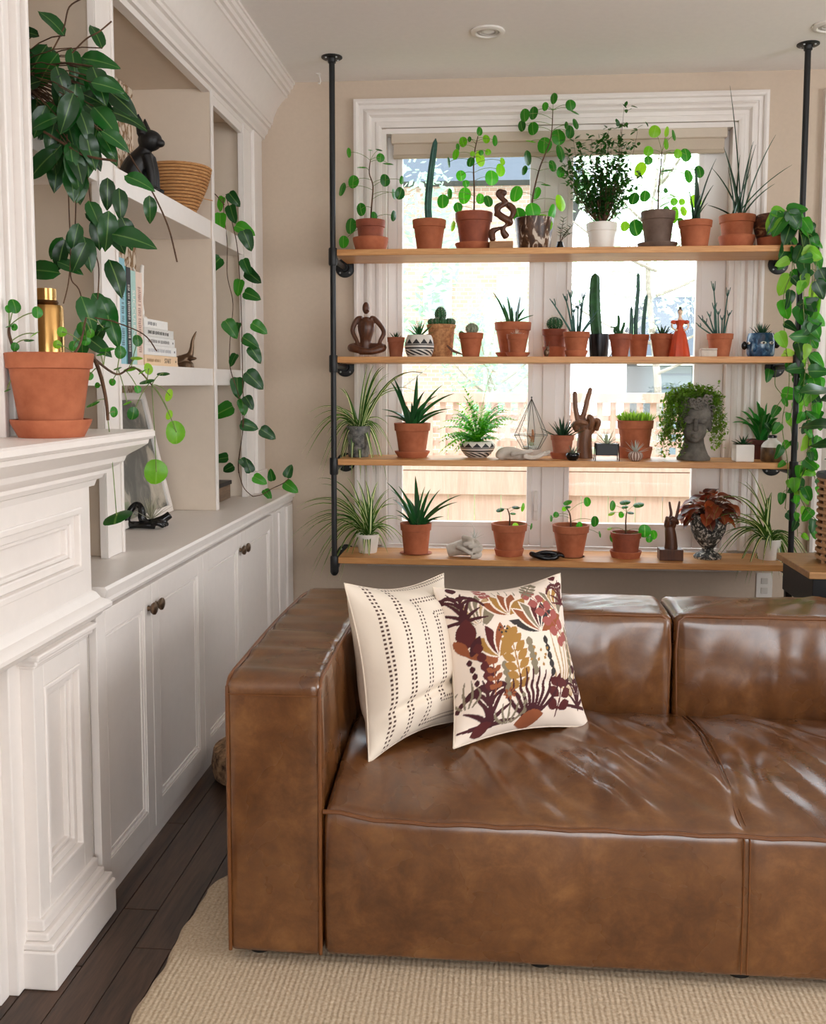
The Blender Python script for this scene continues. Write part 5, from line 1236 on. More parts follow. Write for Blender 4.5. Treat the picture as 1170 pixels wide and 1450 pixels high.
pilea(T,Y4,sp_,[(887,1030),(870,975)],[(820,982,65,60),(930,965,60,40),(983,968,28,65),(910,1008,45,35),(928,1105,55,65),(1040,1100,18,50)],ZE,sE,61,.2,.03)
# black knot
y=YF-.02; p=spot(772,ZS[3],y); T=thing('black_knot','glossy black ceramic knot lying between the two pilea pots','sculpture',p)
m=MB()
m.tube(smoothpath([p+Vector((.058*math.cos(t)*1.0,.030*math.sin(t),.014+.008*math.sin(2*t+1))) for t in [i*2*math.pi/16 for i in range(17)]],3),.0115,12)
m.tube(smoothpath([p+Vector(a) for a in ((-.045,-.015,.018),(-.01,-.028,.032),(.03,-.020,.030),(.058,-.004,.02))],5),.010,10)
for s in (0,1,2): hand_chain(m,[p+Vector((.045,-.02+.014*s,.016)),p+Vector((.065,-.022+.016*s,.022)),p+Vector((.078,-.018+.014*s,.014))],.008,.006)
part('knot',m,BLACKG,T,fuse=.0025)
T,q,sp_,r,k=potted('potted_pilea','young pilea in terracotta pot on shallow saucer beside the black knot',808,3,Y4,741,54,36,TERRA,sau=(52,788))
pilea(T,Y4,sp_,[(108,820),(90,780)],[(92,745,55,45),(205,743,45,55),(30,815,35,35),(75,783,28,28),(95,770,35,25),(160,875,38,45),(247,852,50,62),(275,922,15,40),(0,835,15,40)],ZG,sG,62,.15,.03)
T,q,sp_,r,k=potted('potted_pilea','pilea in dark brown pot on an orange saucer beside the carved hand',886,3,Y4,752,45,34,TERRA2,sau=(46,779),deep=True)
pilea(T,Y4,sp_,[(415,850),(420,800)],[(338,765,28,60),(335,807,42,40),(410,743,65,40),(485,757,65,45),(410,770,40,30),(442,802,42,35),(388,815,30,38),(325,890,30,25),(347,940,48,60),(520,905,75,75),(573,925,45,55),(545,950,40,40)],ZG,sG,63,.15,.03)
# carved hand on block
y=YF+.02; p=spot(949,ZS[3],y); T=thing('carved_hand','dark carved wooden hand on a square block raising two fingers','sculpture',p)
part('block',MB(p).box(-.050,.050,-.036,.036,0,.048),WOODD,T,smooth=False,bevel=.003)
def F(X,Y,dy=0): return at(*ZN(X,Y),y+dy)
peace(T,F,{'arm':[(510,400),(512,355),(508,310),(505,290)],'ra':(.030,.020),'palm':(508,275,0),'rp':(.027,.020,.032)},WOODD,[
    ([(508,255),(512,230),(508,205),(505,185)],.0075,.005),([(530,258),(538,230),(543,205),(547,183)],.0075,.005),
    ([(512,262,-.008),(518,248,-.022),(525,262,-.030),(520,280,-.026)],.0075,.0065),([(492,262,-.008),(494,248,-.022),(500,262,-.030),(500,280,-.026)],.007,.006),
    ([(540,275,-.008),(535,258,-.026),(515,262,-.034)],.0075,.006)],.0022)
# footed urn with coleus
y=YM; p=spot(1002,ZS[3],y); T=thing('potted_coleus','rusty coleus in a grey speckled footed urn','plant',p)
M=NM('speckled_urn'); n=M.noise(M.co('Object'),60,3,.6,1.0); M.set(M.ramp(n.outputs[0],[(.42,lin('#1d1c1b')),(.55,lin('#5d5a54')),(.62,lin('#cfc8bc'))]),.7); M.bump(n.outputs[0],.5,.004)
part('urn',MB(p).lathe([(0,0),(.058,0),(.060,.010),(.048,.020),(.026,.032),(.024,.042),(.036,.058),(.056,.085),(.072,.12),(.078,.16),(.076,.185),(.070,.19),(.062,.188),(.060,.165)],30),M.m,T)
part('soil',MB(p).lathe([(0,.168),(.062,.165)],20),SOIL,T)
rg=random.Random(12); st=MB(); c=p+Vector((0,0,.17))
for i in range(70):
    a=rg.uniform(0,6.28); e=rg.uniform(-.2,1.4); rr=rg.uniform(.05,.12); o=c+Vector((rr*math.cos(a)*math.cos(e),rr*.9*math.sin(a)*math.cos(e)-.01,.02+rr*.85*math.sin(e)))
    st.tube(bez(c,(c+o)/2+Vector((0,0,.02)),o,4),.0012,4,False); d=(o-c).normalized()+Vector((rg.gauss(0,.4),0,-.9)); inst('leaf',COLM,T,o,d,(o-c)+Vector((0,-.02,.06)),rg.uniform(.045,.072),1.25)
part('stem',st,STEM,T)
T,q,sp_,r,k=potted('potted_spider_plant','broad-striped spider plant in a white pot beside the right iron pole',1088,3,YM,762,36,28,CERW,'plain')
blades(T,YM-.02,sp_,[(640,255),(360,140),(290,150),(20,560),(100,320),(0,620),(90,940),(280,1130),(380,1150),(470,1040),(540,930),(630,830),(190,850),(250,600),(760,1200),(810,1210),(915,1190),(990,850),(1000,940),(980,1080),(720,1100),(830,820),(780,1120),(350,500),(150,700),(870,1200),(400,700),(700,700)],ZJ,.021,L_SPI,71,.5,dup=60,bw=.02,thick=0,sp=.085,fold=.35)
# ================================================================ mantel: pilea in the big terracotta pot, brass bottle
def mantelpot():
    y=1.965; X=-.945; p=Vector((X,y,MZ+.0006)); k=K(y)
    T=thing('potted_pilea','old trailing pilea in a large terracotta pot on the fireplace mantel','plant',p)
    saucer(T,p,59*k,28*k*.95,deep=False); q=p+Vector((0,0,.0075))
    h=at(67,500,y).z-q.z; pot(T,q,64*k,h,43*k,TERRA,'terra',rim=.20)
    Zm=lambda X,Y:(X*.2222,390+Y*.2222); rg=random.Random(5)
    L=[(57,213,40,55),(95,195,55,100),(60,320,60,50),(90,330,50,50),(240,235,55,80),(218,370,80,75),(185,410,70,60),(95,455,55,60),(365,440,55,60),(395,360,60,70),(470,450,50,70),(525,340,95,95),(520,405,70,60),(550,415,50,70),(580,370,35,65),(660,335,90,70),(680,465,110,80),(770,490,60,90),(880,415,50,80),(870,522,85,55),(825,595,85,80),(748,590,60,50),(905,610,65,60),(950,595,40,80),(1040,622,90,80),(935,670,110,90),(880,725,40,55),(1083,765,20,90),(1083,890,25,70),(1125,1000,100,160),(715,680,50,50),(590,815,100,90),(810,810,65,50),(850,880,60,90),(730,870,30,75),(45,730,50,40),(997,1252,138,172),(743,1530,218,122),(640,500,60,50),(570,640,50,60),(620,700,40,40)]
    soil=Vector((q.x,q.y,q.z+h*.86))
    main=[soil+Vector((.05,.03,0)),at(130,505,2.05),at(142,530,2.14),at(150,565,2.16),at(153,595,2.17)]
    up=[soil+Vector((-.06,-.01,0)),at(14,478,1.95),at(13,462,1.95)]; up2=[soil+Vector((.03,0,0)),at(112,490,2.05),at(122,450,2.1)]
    far=[main[1],at(165,530,2.24),at(190,520,2.32),at(215,545,2.38)]
    m=MB(); paths=[]
    for pts,r0 in ((main,.0055),(up,.004),(up2,.003),(far,.003)):
        P=smoothpath(pts,6); paths+=P; m.tube(P,[r0*(1-.4*i/len(P)) for i in range(len(P))],8)
    pm=MB()
    for X_,Y_,w,hh in L:
        px,py=Zm(X_,Y_); yy=1.97+max(0,px-70)/165*.46+rg.uniform(-.03,.03)
        if px<60: yy=1.93
        c=at(px,py,yy); kk=K(yy)*.2222; w*=kk; hh*=kk; s=max(w,hh)/2
        a=min(w,hh)/max(w,hh)
        n=Vector((rg.uniform(-.2,.2),-a,math.sqrt(max(0,1-a*a)))) if hh<w else Vector((math.sqrt(max(0,1-a*a)),-a,.15))
        me=PILM[1] if (py>540 and px>215) or rg.random()<.22 else PILM[0]
        if (X_,Y_)==(743,1530): me=PILM[0]
        inst('leaf',me,T,c,Vector((rg.uniform(-.3,.3),0,-1)) if hh>=w else Vector((.2,-1,-.3)),n,s)
        b=min(paths,key=lambda q_:(q_-c).length); pm.tube(bez(b,(b+c)/2+Vector((0,0,.18*(c-b).length)),c,6),.0012,5,False)
    part('stem',m,STEM,T); part('petioles',pm,STEMG,T,kind='stuff')
mantelpot()
y=2.20; p=spot(71,MZ+.0006,y); k=K(y); zt=at(70,409,y).z-p.z; zs=at(70,431,y).z-p.z
T=thing('brass_bottle','tall brass bottle vase with a narrow neck behind the mantel plant','vase',p)
part('body',MB(p).lathe([(0,0),(24*k,0),(25*k,.006),(25*k,zs-.012),(23*k,zs-.003),(16*k,zs)],32),BRASS,T)
part('neck',MB(p).lathe([(15.5*k,zs-.002),(15*k,zs+.01),(15*k,zt),(13.5*k,zt),(13.5*k,zs+.02)],28),BRASS,T)
part('collar',MB(p).lathe([(16*k,zs),(17.5*k,zs+.004),(16*k,zs+.009)],28),paint('dark_brass','#5a3c1f',.4,.1,.1,40,metal=.8),T)
# ================================================================ hoya in the first bay
p=Vector((-1.235,2.36,SA)); T=thing('potted_hoya','dense dark green hoya trailing from the upper bookcase shelf','plant',p)
pot(T,p,.085,.13,.06,BLACKG,'plain'); rg=random.Random(15); m=MB(); top=p+Vector((0,0,.12))
def hoyaleaf(px,py,y,l,ang,tilt=.3,sx=1.0):
    c=at(px,py,y); d=Vector((math.cos(ang),rg.uniform(-.3,.3),math.sin(ang))); n=Vector((.45+rg.uniform(-.3,.3),-1,tilt+rg.uniform(-.2,.4)))
    inst('leaf',HOYM,T,c,d,n,l*K(y)*1.08,sx*.86); return c
for i in range(78):
    while True:
        u,v=rg.uniform(-1,1),rg.uniform(-1,1)
        if u*u+v*v<1: break
    px=92+u*58+v*10; py=138+v*82; y=2.30+rg.uniform(-.10,.12)-.05*(1-u*u-v*v)
    if px<34: continue
    a=-math.pi/2+u*.9+rg.gauss(0,.5); c=hoyaleaf(px,py,y,rg.uniform(38,60),a,.35)
    m.tube(bez(top,(top+c)/2+Vector((0,0,.05)),c,4),.0014,4,False)
for px,py,l,a,y in ((150,135,44,-.6,2.34),(145,68,40,2.0,2.36),(92,50,46,2.3,2.3),(55,50,40,2.9,2.3),(110,95,40,-.3,2.3),(45,75,40,3.0,2.3),(80,212,58,-2.4,2.22),(100,235,50,-1.4,2.22),(140,185,40,-1.0,2.22)):
    c=hoyaleaf(px,py,y,l,a); m.tube(bez(top,(top+c)/2+Vector((0,0,.06)),c,5),.0016,4,False)
def strand(pts,y,r=.0016): P=smoothpath([at(a,b,y) for a,b in pts],5); m.tube(P,r,5,False)
strand([(95,190),(96,240),(98,300),(100,360),(97,400),(90,430)],2.22); strand([(120,190),(124,250),(130,300),(133,350),(140,380),(138,430),(135,470)],2.24)
strand([(110,200),(108,270),(106,330),(100,390),(112,410),(125,445),(160,455),(203,473),(222,497)],2.23); strand([(140,150),(165,185),(190,230),(215,270),(238,320),(251,371)],2.36,.0022)
strand([(75,70),(90,40),(98,10),(118,-3)],2.3,.002); strand([(102,75),(122,55),(140,45),(158,30)],2.3,.002); strand([(60,185),(85,200),(120,220),(165,228)],2.2,.003)
for X_,Y_,l,a,yy in ((255,110,45,-1.9,2.22),(330,95,50,-1.3,2.22),(340,120,46,-2.0,2.2),(440,85,64,-.25,2.22),(300,60,40,-1.7,2.23),(430,30,50,-1.2,2.24),(225,195,38,-.4,2.22),(235,240,60,3.0,2.22),(430,185,55,-1.2,2.24),(320,330,55,-1.25,2.22),(400,330,60,-1.35,2.24),(365,320,40,-.9,2.24),(435,420,42,-1.3,2.24),(325,445,48,-1.6,2.23),(410,445,40,-2.2,2.24),(345,495,44,-.6,2.22),(380,20,45,-1.5,2.24),(245,100,40,-2.2,2.22),(480,20,40,-1.2,2.24)):
    hoyaleaf(X_*.359,300+Y_*.359,yy,l,a)
for X_,Y_,l,a,yy in ((425,355,52,-.7,2.3),(490,690,46,-.4,2.24),(470,740,44,-1.5,2.24),(590,770,38,-1.6,2.36),(425,700,44,-1.6,2.24),(350,790,44,-1.1,2.22),(335,840,40,-.5,2.22),(310,880,42,-1.8,2.22),(430,830,56,-1.7,2.22),(470,860,46,-1.2,2.24),(300,640,56,-1.5,2.22),(240,570,50,-2.3,2.22),(330,690,40,-1.7,2.23)):
    hoyaleaf(X_*.359,Y_*.359,yy,l,a)
part('stem',m,STEM,T)
# ================================================================ upper shelf of the second bay: cat and basket
p=spot(206,SA,3.13); T=thing('cat_figurine','black carved sitting cat figurine on the upper bookcase shelf','figurine',p)
m=MB(p)
m.tube(smoothpath([(-.045,0,.035),(-.035,0,.075),(-.012,0,.11),(.006,0,.14)],4),[.042,.044,.045,.045,.044,.043,.042,.040,.037,.034,.031,.028,.026],16)
m.ell((-.035,0,.035),(.050,.040,.037),16,10)
m.ell((.022,-.008,.168),(.040,.034,.034),18,12).ell((.056,-.014,.158),(.018,.017,.014),12,8)
for s in (-1,1):
    m.tube(smoothpath([(.012,s*.02,.12),(.026,s*.02,.07),(.030,s*.02,.012)],4),[.018,.017,.016,.015,.0145,.014,.0135,.013,.014],10); m.ell((.040,s*.02,.010),(.018,.011,.010),10,8)
    m.tube([(.004,-.006+s*.020,.185),(-.002,-.006+s*.026,.215),(-.006,-.006+s*.030,.246)],[.019,.014,.003],10)
m.tube(smoothpath([(-.07,.0,.02),(-.085,-.03,.014),(-.06,-.05,.012),(-.01,-.05,.012)],5),.010,10)
part('body',m,BLACK,T,fuse=.003)
p=spot(254,SA,3.48); T=thing('coiled_basket','round coiled rattan basket bowl beside the black cat','basket',p)
BAS=woodmat('coiled_rattan','#a9703e','#d9a871','x',3,.7); N=15
pr=[(.058,0)]
for i in range(N):
    t=i/(N-1); r=.058+.056*math.sin(t*1.25)/math.sin(1.25); z=.006+.150*t
    part('coil',MB(p).lathe([(r-.004,z-.0045),(r+.002,z-.0042),(r+.0055,z),(r+.002,z+.0042),(r-.004,z+.0045),(r-.005,z)]+[(r-.004,z-.0045)],40),BAS,T)
part('gap_backing',MB(p).lathe([(.056+.056*math.sin(i/14*1.25)/math.sin(1.25)-.001,.006+.150*i/14) for i in range(15)],40),paint('coil_gap_shade','#5a3820',.9),T)  # dark sheet added so its colour shades the gaps between coils
part('base',MB(p).lathe([(0,.0015),(.056,.0015),(.056,.008),(0,.008)],30),BAS,T)
part('loose_end',MB(p).tube([(.08,-.04,.055),(.10,-.02,.045),(.125,0,.042)],.0018,5),BAS,T)
# ================================================================ lower shelf: books, white figure, horn
SX_=-1.125
def glyphs(m,along,across,x,n,seed,vert=True,cy=0,h=.008):
    rg=random.Random(seed); t=along[0]
    while t<along[1]:
        w=rg.uniform(.0025,.006); a0,a1=cy-h/2*rg.uniform(.7,1),cy+h/2*rg.uniform(.7,1)
        for q in range(2):
            u0=t+q*w*.6; 
            if vert: m.box(x,x+.0004,a0,a1,u0,u0+.0012)
            else: m.box(x,x+.0004,u0,u0+.0012,a0,a1)
        if rg.random()<.7:
            mid=rg.choice((a0,a1-.0012,cy))
            if vert: m.box(x,x+.0004,mid,mid+.0012,t,t+w*.75)
            else: m.box(x,x+.0004,t,t+w*.75,mid,mid+.0012)
        t+=w+.0022 if rg.random()<.86 else w+.007
def textmesh(txt,size,mat,parent,loc,rot,name='spine_title'):
    c=bpy.data.curves.new(name,'FONT'); c.body=txt; c.size=size; c.align_x='CENTER'; c.align_y='CENTER'; c.extrude=.0002
    tmp=bpy.data.objects.new('tmp',c); COL.objects.link(tmp); dg=bpy.context.evaluated_depsgraph_get(); me=bpy.data.meshes.new_from_object(tmp.evaluated_get(dg)); bpy.data.objects.remove(tmp)
    me.materials.clear(); me.materials.append(mat); o=bpy.data.objects.new(name,me); COL.objects.link(o); o.parent=parent; o.location=Vector(loc)-root(parent); o.rotation_euler=rot; return o
INKD=paint('ink_dark','#2a2623',.7,.05,0); INKW=paint('ink_white','#eeeae2',.7,.03,0)
PAGE=paint('book_pages','#e8dfce',.9,.05,.1,120)
def upright(px0,px1,ptop,h,lab,ink,seed,title=None):
    y0=atx(px0,480,SX_).y+.0006; y1=atx(px1,480,SX_).y-.0006; zt=atx((px0+px1)/2,ptop,SX_).z; c=(y0+y1)/2
    T=thing('book',lab,'book',(SX_-.1,c,SB),'books on the lower bookcase shelf')
    cov=paint('cover_'+h[1:],h,.55,.05,.03,40); w=y1-y0; t=.0025
    m=MB().box(SX_-.006,SX_,y0,y1,SB+.0003,zt).box(SX_-.19,SX_-.006,y0,y0+t,SB+.0003,zt).box(SX_-.19,SX_-.006,y1-t,y1,SB+.0003,zt)
    part('cover',m,cov,T,smooth=False,bevel=.001); part('pages',MB().box(SX_-.185,SX_-.0065,y0+t+.0003,y1-t-.0003,SB+.003,zt-.003),PAGE,T,smooth=False)
    if title: textmesh(title,min(w*.85,.028),ink,T,(SX_+.0003,c,(SB+zt)/2),(R(90),R(90),R(90)))
    elif ink is not None:
        g=MB(); glyphs(g,(SB+.04,zt-.05),None,SX_+.0001,0,seed,True,c,w*.5); part('spine_title',g,ink,T,smooth=False)
upright(160,167,352,'#e4e2dc','white tall book standing at the stile end of the shelf',None,1)
upright(167,171,354,'#4c6478','slate blue book standing next to the white tall book',INKW,2)
upright(171,179,366,'#8fc0cc','light blue book standing beside the slate blue book',INKD,3)
upright(179,180.6,377,'#3f8a86','thin teal book pressed against the black book',None,4)
upright(180.6,187,379,'#16181c','black book with white lettering standing on the shelf',INKW,5)
upright(187,194,384,'#a9ccc4','pale green book titled in white standing by the black book',INKW,6,'SUCCULENTS')
upright(194,203,386,'#e6cdbb','cream pink book standing next to the stacked books',paint('ink_rust','#8a4a3a',.7,.05,0),7)
bnd=[513,497.5,483.5,471,458.5,446]
ends=[251,249.5,247.5,246,238]
labs=['peach book lettered START lying at the bottom of the stack','white book lying second from the bottom of the stack','white book with grey title in the middle of the stack','grey white book lying just under the top of the stack','small white paperback on top of the stack']
cols=['#e6c6a0','#e9e6e2','#e4e1dd','#d9d6d0','#eeebe6']
zb=SB
for i in range(5):
    z0=zb+.0003; z1=SB+(atx(205,bnd[i+1],SX_).z-atx(205,513,SX_).z); y0=atx(204.5,480,SX_).y+.001*i; y1=atx(ends[i],480,SX_).y
    T=thing('book',labs[i],'book',(SX_-.08,(y0+y1)/2,z0),'books on the lower bookcase shelf'); t=.0022; cov=paint('stack_cover_%d'%i,cols[i],.55,.03,.03,40)
    part('cover',MB().box(SX_-.005,SX_,y0,y1,z0,z1).box(SX_-.16,SX_-.005,y0,y1,z0,z0+t).box(SX_-.16,SX_-.005,y0,y1,z1-t,z1),cov,T,smooth=False,bevel=.0008)
    part('pages',MB().box(SX_-.157,SX_-.0055,y0+.003,y1-.003,z0+t+.0003,z1-t-.0003),PAGE,T,smooth=False)
    cz=(z0+z1)/2
    if i==0:
        textmesh('START',.022,INKD,T,(SX_+.0003,y0+(y1-y0)*.68,cz),(R(90),0,R(90)))
        g=MB(); glyphs(g,(y0+.02,y0+(y1-y0)*.45),None,SX_+.0001,0,20,False,cz,.011); part('spine_title',g,paint('ink_tan','#a98a66',.7,.05,0),T,smooth=False)
    else:
        g=MB(); glyphs(g,(y0+.03,y0+(y1-y0)*(.80 if i!=4 else .5)),None,SX_+.0001,0,20+i,False,cz,.012); part('spine_title',g,[None,paint('ink_pale','#b9b9bd',.7,.05,0),paint('ink_grey','#8d8a86',.7,.05,0),INKD,paint('ink_mid','#77777a',.7,.05,0)][i],T,smooth=False)
    if i<3: part('spine_mark',MB().ell((SX_+.0002,y1-.02,cz),(.0006,.004,.004),10,6),INKD,T)
    zb=z1
p=Vector((-1.15,3.035,zb+.0005)); T=thing('branch_figure','white ceramic forked branch figure standing on the stacked books','figurine',p)
m=MB(p).lathe([(0,0),(.020,0),(.020,.004),(.012,.008),(0,.009)],18).tube(smoothpath([(0,.0,.005),(0,.004,.03),(0,-.004,.07),(0,.004,.11),(0,.012,.15),(0,.02,.172)],4),[.007,.0085,.010,.010,.009,.0085,.008,.009,.010,.011,.011,.010,.010,.009,.009,.008,.008,.007,.007,.007,.006],10)
m.tube(bez((0,0,.10),(0,-.03,.125),(0,-.06,.155),6),[.009,.008,.007,.006,.006,.005,.004],8).tube(bez((0,-.004,.06),(0,-.02,.04),(0,-.018,.01),5),.006,8)
part('figure',m,CERW,T,fuse=.003)
p=spot(264,SB,3.53); T=thing('horn_sculpture','small dark bronze horn shaped sculpture beside the stacked books','sculpture',p)
m=MB(p).tube(smoothpath([(-.03,0,.022),(-.008,0,.030),(.014,0,.048),(.022,0,.075),(.026,0,.105),(.040,.004,.138)],5),[.022,.023,.024,.024,.023,.022,.021,.020,.018,.016,.014,.0125,.011,.010,.009,.0085,.008,.0075,.007,.0065,.006,.0055,.005,.004,.003,.002],12)
m.tube(smoothpath([(.0,0,.04),(.025,-.01,.036),(.045,-.012,.036)],4),[.014,.013,.012,.010,.009,.007,.006,.004,.002],10).lathe([(0,0),(.030,0),(.026,.018),(.015,.03)],20)
part('horn',m,BRONZE,T,fuse=.0025)
# ================================================================ worktop: framed print, black twisted sculpture, box
q0=Vector((-1.268,3.10,ZC+.001)); q1=Vector((-1.268,3.60,ZC+.001)); lean=Vector((-.105,0,.455)); nn=Vector((lean.z,0,-lean.x)).normalized()
T=thing('framed_print','white framed dark print leaning in the bookcase on the worktop','picture',(-1.29,3.35,ZC))
def FP(u,v,d=0): return q0+(q1-q0)*u+lean*v+nn*d
def slab(u0,u1,v0,v1,d0,d1): return MB().add([FP(u0,v0,d0),FP(u1,v0,d0),FP(u1,v1,d0),FP(u0,v1,d0),FP(u0,v0,d1),FP(u1,v0,d1),FP(u1,v1,d1),FP(u0,v1,d1)],[(3,2,1,0),(4,5,6,7),(0,1,5,4),(1,2,6,5),(2,3,7,6),(3,0,4,7)])
for a in ((0,.05,0,1),(.95,1,0,1),(.05,.95,0,.055),(.05,.95,.945,1)): part('frame_bar',slab(*a,0,.018),WHITE,T,smooth=False,bevel=.002)
M=NM('dark_print'); n=M.noise(M.co('Object'),7,4,.6,.6); M.set(M.ramp(n.outputs[0],[(.42,lin('#3b3a37')),(.52,lin('#6c6860')),(.56,lin('#b7a793')),(.7,lin('#d6c6b2'))]),.5)
part('print',slab(.05,.95,.055,.945,.004,.006),M.m,T,smooth=False)
part('pane',slab(.05,.95,.055,.945,.010,.012),GLASS,T,smooth=False)
p=atz(203,748,ZC); p.z=ZC; T=thing('black_twist','glossy black twisted ceramic hand sculpture on the worktop','sculpture',p); m=MB(p)
m.tube(smoothpath([(-.055,-.02,.014),(-.05,0,.05),(-.03,.01,.078),(-.006,0,.07),(.0,-.005,.03),(.02,0,.018),(.06,.02,.028),(.085,.03,.045)],5),[.012]*18+[.014]*18,12)
for s in range(3): hand_chain(m,[p*0+Vector((.03,-.02+.02*s,.016)),Vector((.06,-.03+.022*s,.022)),Vector((.075,-.02+.02*s,.012))],.010,.008)
m.tube(smoothpath([(-.05,-.01,.012),(0,-.03,.016),(.05,-.02,.013)],4),.013,10)
part('figure',m,BLACKG,T,fuse=.003)
rosette(T,p+Vector((.02,.02,.03)),34,.085,.005,paint('dry_air_leaf','#a8a48c',.8),41,(15,85),.1,name='air_plant')
T=thing('storage_box','dark lidded wooden box at the wall end of the worktop','box',(-1.27,3.92,ZC))
part('body',MB().box(-1.37,-1.16,3.76,4.07,ZC+.0005,ZC+.060),woodmat('box_walnut','#5a4636','#8a6f58','y',2,.5),T,smooth=False,bevel=.002)
part('lid',MB().box(-1.375,-1.155,3.755,4.075,ZC+.0605,ZC+.078),BLACK,T,smooth=False,bevel=.002)
# ================================================================ pothos in the narrow bay
p=Vector((-1.27,3.84,SA)); T=thing('potted_pothos','pothos vine hanging in the narrow end bay down to the worktop','plant',p)
pot(T,p,.055,.10,.042,CERW,'plain'); rg=random.Random(23); st=MB(); y=3.86
def vine(pts,yy,r=.0019): P=smoothpath([at(a,b,yy) for a,b in pts],6); st.tube(P,r,6,False); return P
top=p+Vector((0,0,.09)); st.tube(smoothpath([top,p+Vector((.10,.0,.15)),at(318,290,y)],5),.0019,6,False)
vine([(316,280),(318,310),(322,345),(322,390),(330,430),(326,480),(326,520),(338,560),(344,600),(340,640),(338,665),(345,690),(358,703)],y); vine([(320,275),(330,320),(336,350),(340,400),(342,450),(343,500),(344,550),(345,600),(338,650),(338,670)],y)
vine([(358,703),(372,700),(385,692),(400,685),(409,678)],4.05)
for px,py,l,a,yy in ((316,280,22,-2.0,y),(325,274,24,-.9,y),(326,292,26,-1.3,y),(312,303,28,-1.6,y),(335,320,30,-.4,y),(345,328,30,-1.2,y),(311,366,32,-2.3,y),(345,368,24,-1.2,y),(350,384,28,-.7,y),(340,397,24,-1.8,y),(347,414,26,-.4,y),(320,455,30,-1.0,y),(358,458,26,-.6,y),(338,458,20,-1.8,y),(345,478,28,-.6,y),(355,492,28,-1.0,y),(334,502,20,-2.0,y),(336,536,30,-1.5,y),(350,528,34,-.8,y),(343,566,24,-1.4,y),(328,576,34,3.6,y),(348,562,22,-1.0,y),(342,600,26,-.3,y),(370,608,26,-.6,y),(342,650,18,-1.0,y),(322,648,24,3.3,y),(330,660,20,3.6,y),(355,668,22,1.9,y),(360,675,22,-.5,y),(375,694,18,-.9,4.05),(386,680,18,1.8,4.08),(404,684,24,-.6,4.1),(406,675,20,1.2,4.1)):
    c=at(px,py,yy+rg.uniform(-.03,.03)); d=Vector((math.cos(a),rg.uniform(-.3,.3),math.sin(a))); inst('leaf',POTM[2 if rg.random()<.5 else 0],T,c,d,(rg.uniform(-.4,.6),-1,rg.uniform(0,.6)),l*K(yy)*1.0)
part('vine',st,STEM,T)
# ================================================================ pothos on the right pole
T,sp_=POTHOS; rg=random.Random(31); st=MB(); cnt=0
lines=[([(1105,300),(1118,330),(1122,380),(1110,420),(1112,480),(1118,540),(1108,600),(1116,660),(1112,720)],4.09,.8),
 ([(1108,300),(1135,310),(1148,350),(1150,410),(1142,470),(1146,530),(1150,590),(1146,640),(1158,690)],4.06,1.15),
 ([(1105,300),(1130,320),(1140,370),(1138,430),(1142,500),(1138,560),(1146,610),(1140,660),(1128,700),(1130,760)],4.05,1.1),
 ([(1105,302),(1120,350),(1130,420),(1126,470),(1133,540),(1120,590),(1128,650),(1138,690),(1120,730)],4.14,.8),
 ([(1105,300),(1145,320),(1156,370),(1150,430),(1148,510),(1154,570),(1148,620)],4.07,1.2),
 ([(1140,660),(1132,690),(1136,710),(1150,730),(1169,748)],4.03,.6),([(1100,520),(1098,545),(1108,562),(1096,580)],4.2,.3)]
for pts,yy,dens in lines:
    P=smoothpath([at(a,b,yy+.03*math.sin(i*1.7)) for i,(a,b) in enumerate(pts)],8)
    if pts[0][1]<310: P=[sp_]+P
    st.tube(P,.0017,6,False)
    n=int(len(P)*.44*dens)
    for i in range(n):
        t=(i+rg.random()*.8)/n; c=P[min(len(P)-1,int(t*len(P)))]; a=-math.pi/2+rg.gauss(0,.75)
        low=max(0,(1.75-c.z)); big=rg.uniform(16,30)*(1 if c.z>1.25 else .7)
        d=Vector((math.cos(a),rg.uniform(-.4,.2),math.sin(a))); o=c+Vector((rg.gauss(0,.016),rg.uniform(-.03,.02),rg.gauss(0,.008)))
        st.tube(bez(c,(c+o)/2+Vector((0,0,.01)),o,3),.0011,4,False)
        mi=1 if rg.random()<(.40 if c.x>1.2 else .2) else (0 if rg.random()<.65 else 2)
        inst('leaf',POTM[mi],T,o,d,(rg.uniform(-.7,.7),-1,rg.uniform(-.1,.6)),big*K(yy)*1.05)
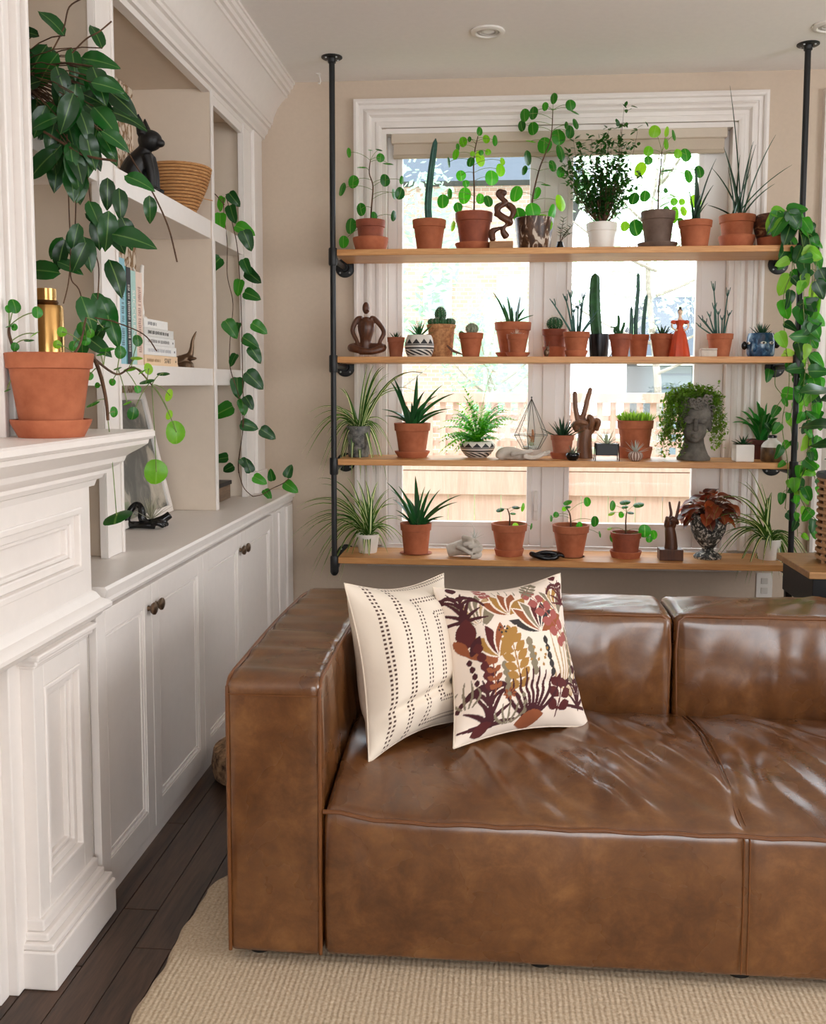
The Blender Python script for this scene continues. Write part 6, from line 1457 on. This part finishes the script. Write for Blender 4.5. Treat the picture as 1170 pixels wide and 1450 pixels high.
part('vine',st,STEMG,T)
# ================================================================ side table with rubber plant at the right edge
tx,ty=1.25,3.62
T=thing('side_table','black side table with a wooden top behind the sofa','table',(tx,ty,0))
part('top',MB().box(tx-.17,tx+.25,ty-.2,ty+.2,.615,.640),woodmat('table_teak','#8f6238','#b98a58','x',1.5,.5),T,smooth=False,bevel=.003)
part('apron',MB().box(tx-.15,tx+.23,ty-.18,ty+.18,.50,.614),BLACK,T,smooth=False,bevel=.002)
for sx in (-.145,.205):
    for sy in (-.175,.15): part('leg',MB().box(tx+sx,tx+sx+.025,ty+sy,ty+sy+.025,0,.50),BLACK,T,smooth=False,bevel=.002)
p=Vector((tx+.065,ty-.0,.6405)); T=thing('potted_rubber_plant','dark rubber plant in a slatted rattan planter on the side table','plant',p)
RAT=woodmat('rattan_slat','#9a6b42','#c4976a','z',3,.6)
for i in range(13):
    z=.012+i*.024; part('slat',MB(p).lathe([(.142,z),(.148,z+.003),(.148,z+.011),(.142,z+.014),(.138,z+.007),(.142,z)],28),RAT,T)
for kx in range(10):
    a=kx*.628+.2; part('upright',MB(p).tube([(.135*math.cos(a),.135*math.sin(a),0),(.135*math.cos(a),.135*math.sin(a),.315)],.007,8),RAT,T)
part('rim',MB(p).lathe([(.130,.312),(.152,.312),(.154,.322),(.150,.330),(.132,.330),(.130,.312)],28),BLACK,T)
part('liner',MB(p).lathe([(0,.004),(.125,.004),(.128,.30),(.118,.30),(.115,.27),(0,.27)],24),BLACK,T)
st=MB(); rg=random.Random(3)
for b in range(4):
    a=b*1.6; P=bez(p+Vector((.02*math.cos(a),.02*math.sin(a),.27)),p+Vector((.05*math.cos(a),.05*math.sin(a),.45)),p+Vector((.10*math.cos(a),.08*math.sin(a),.62+.1*(b%2))),8); st.tube(P,.005,7)
    for j in range(1,9):
        e=a+j*2.4; d=Vector((math.cos(e),math.sin(e)*.8,.15)); inst('leaf',HOYM,T,P[j],d,(0,-.4,1),.15*rg.uniform(.8,1.15),1.25)
part('stem',st,STEM,T)
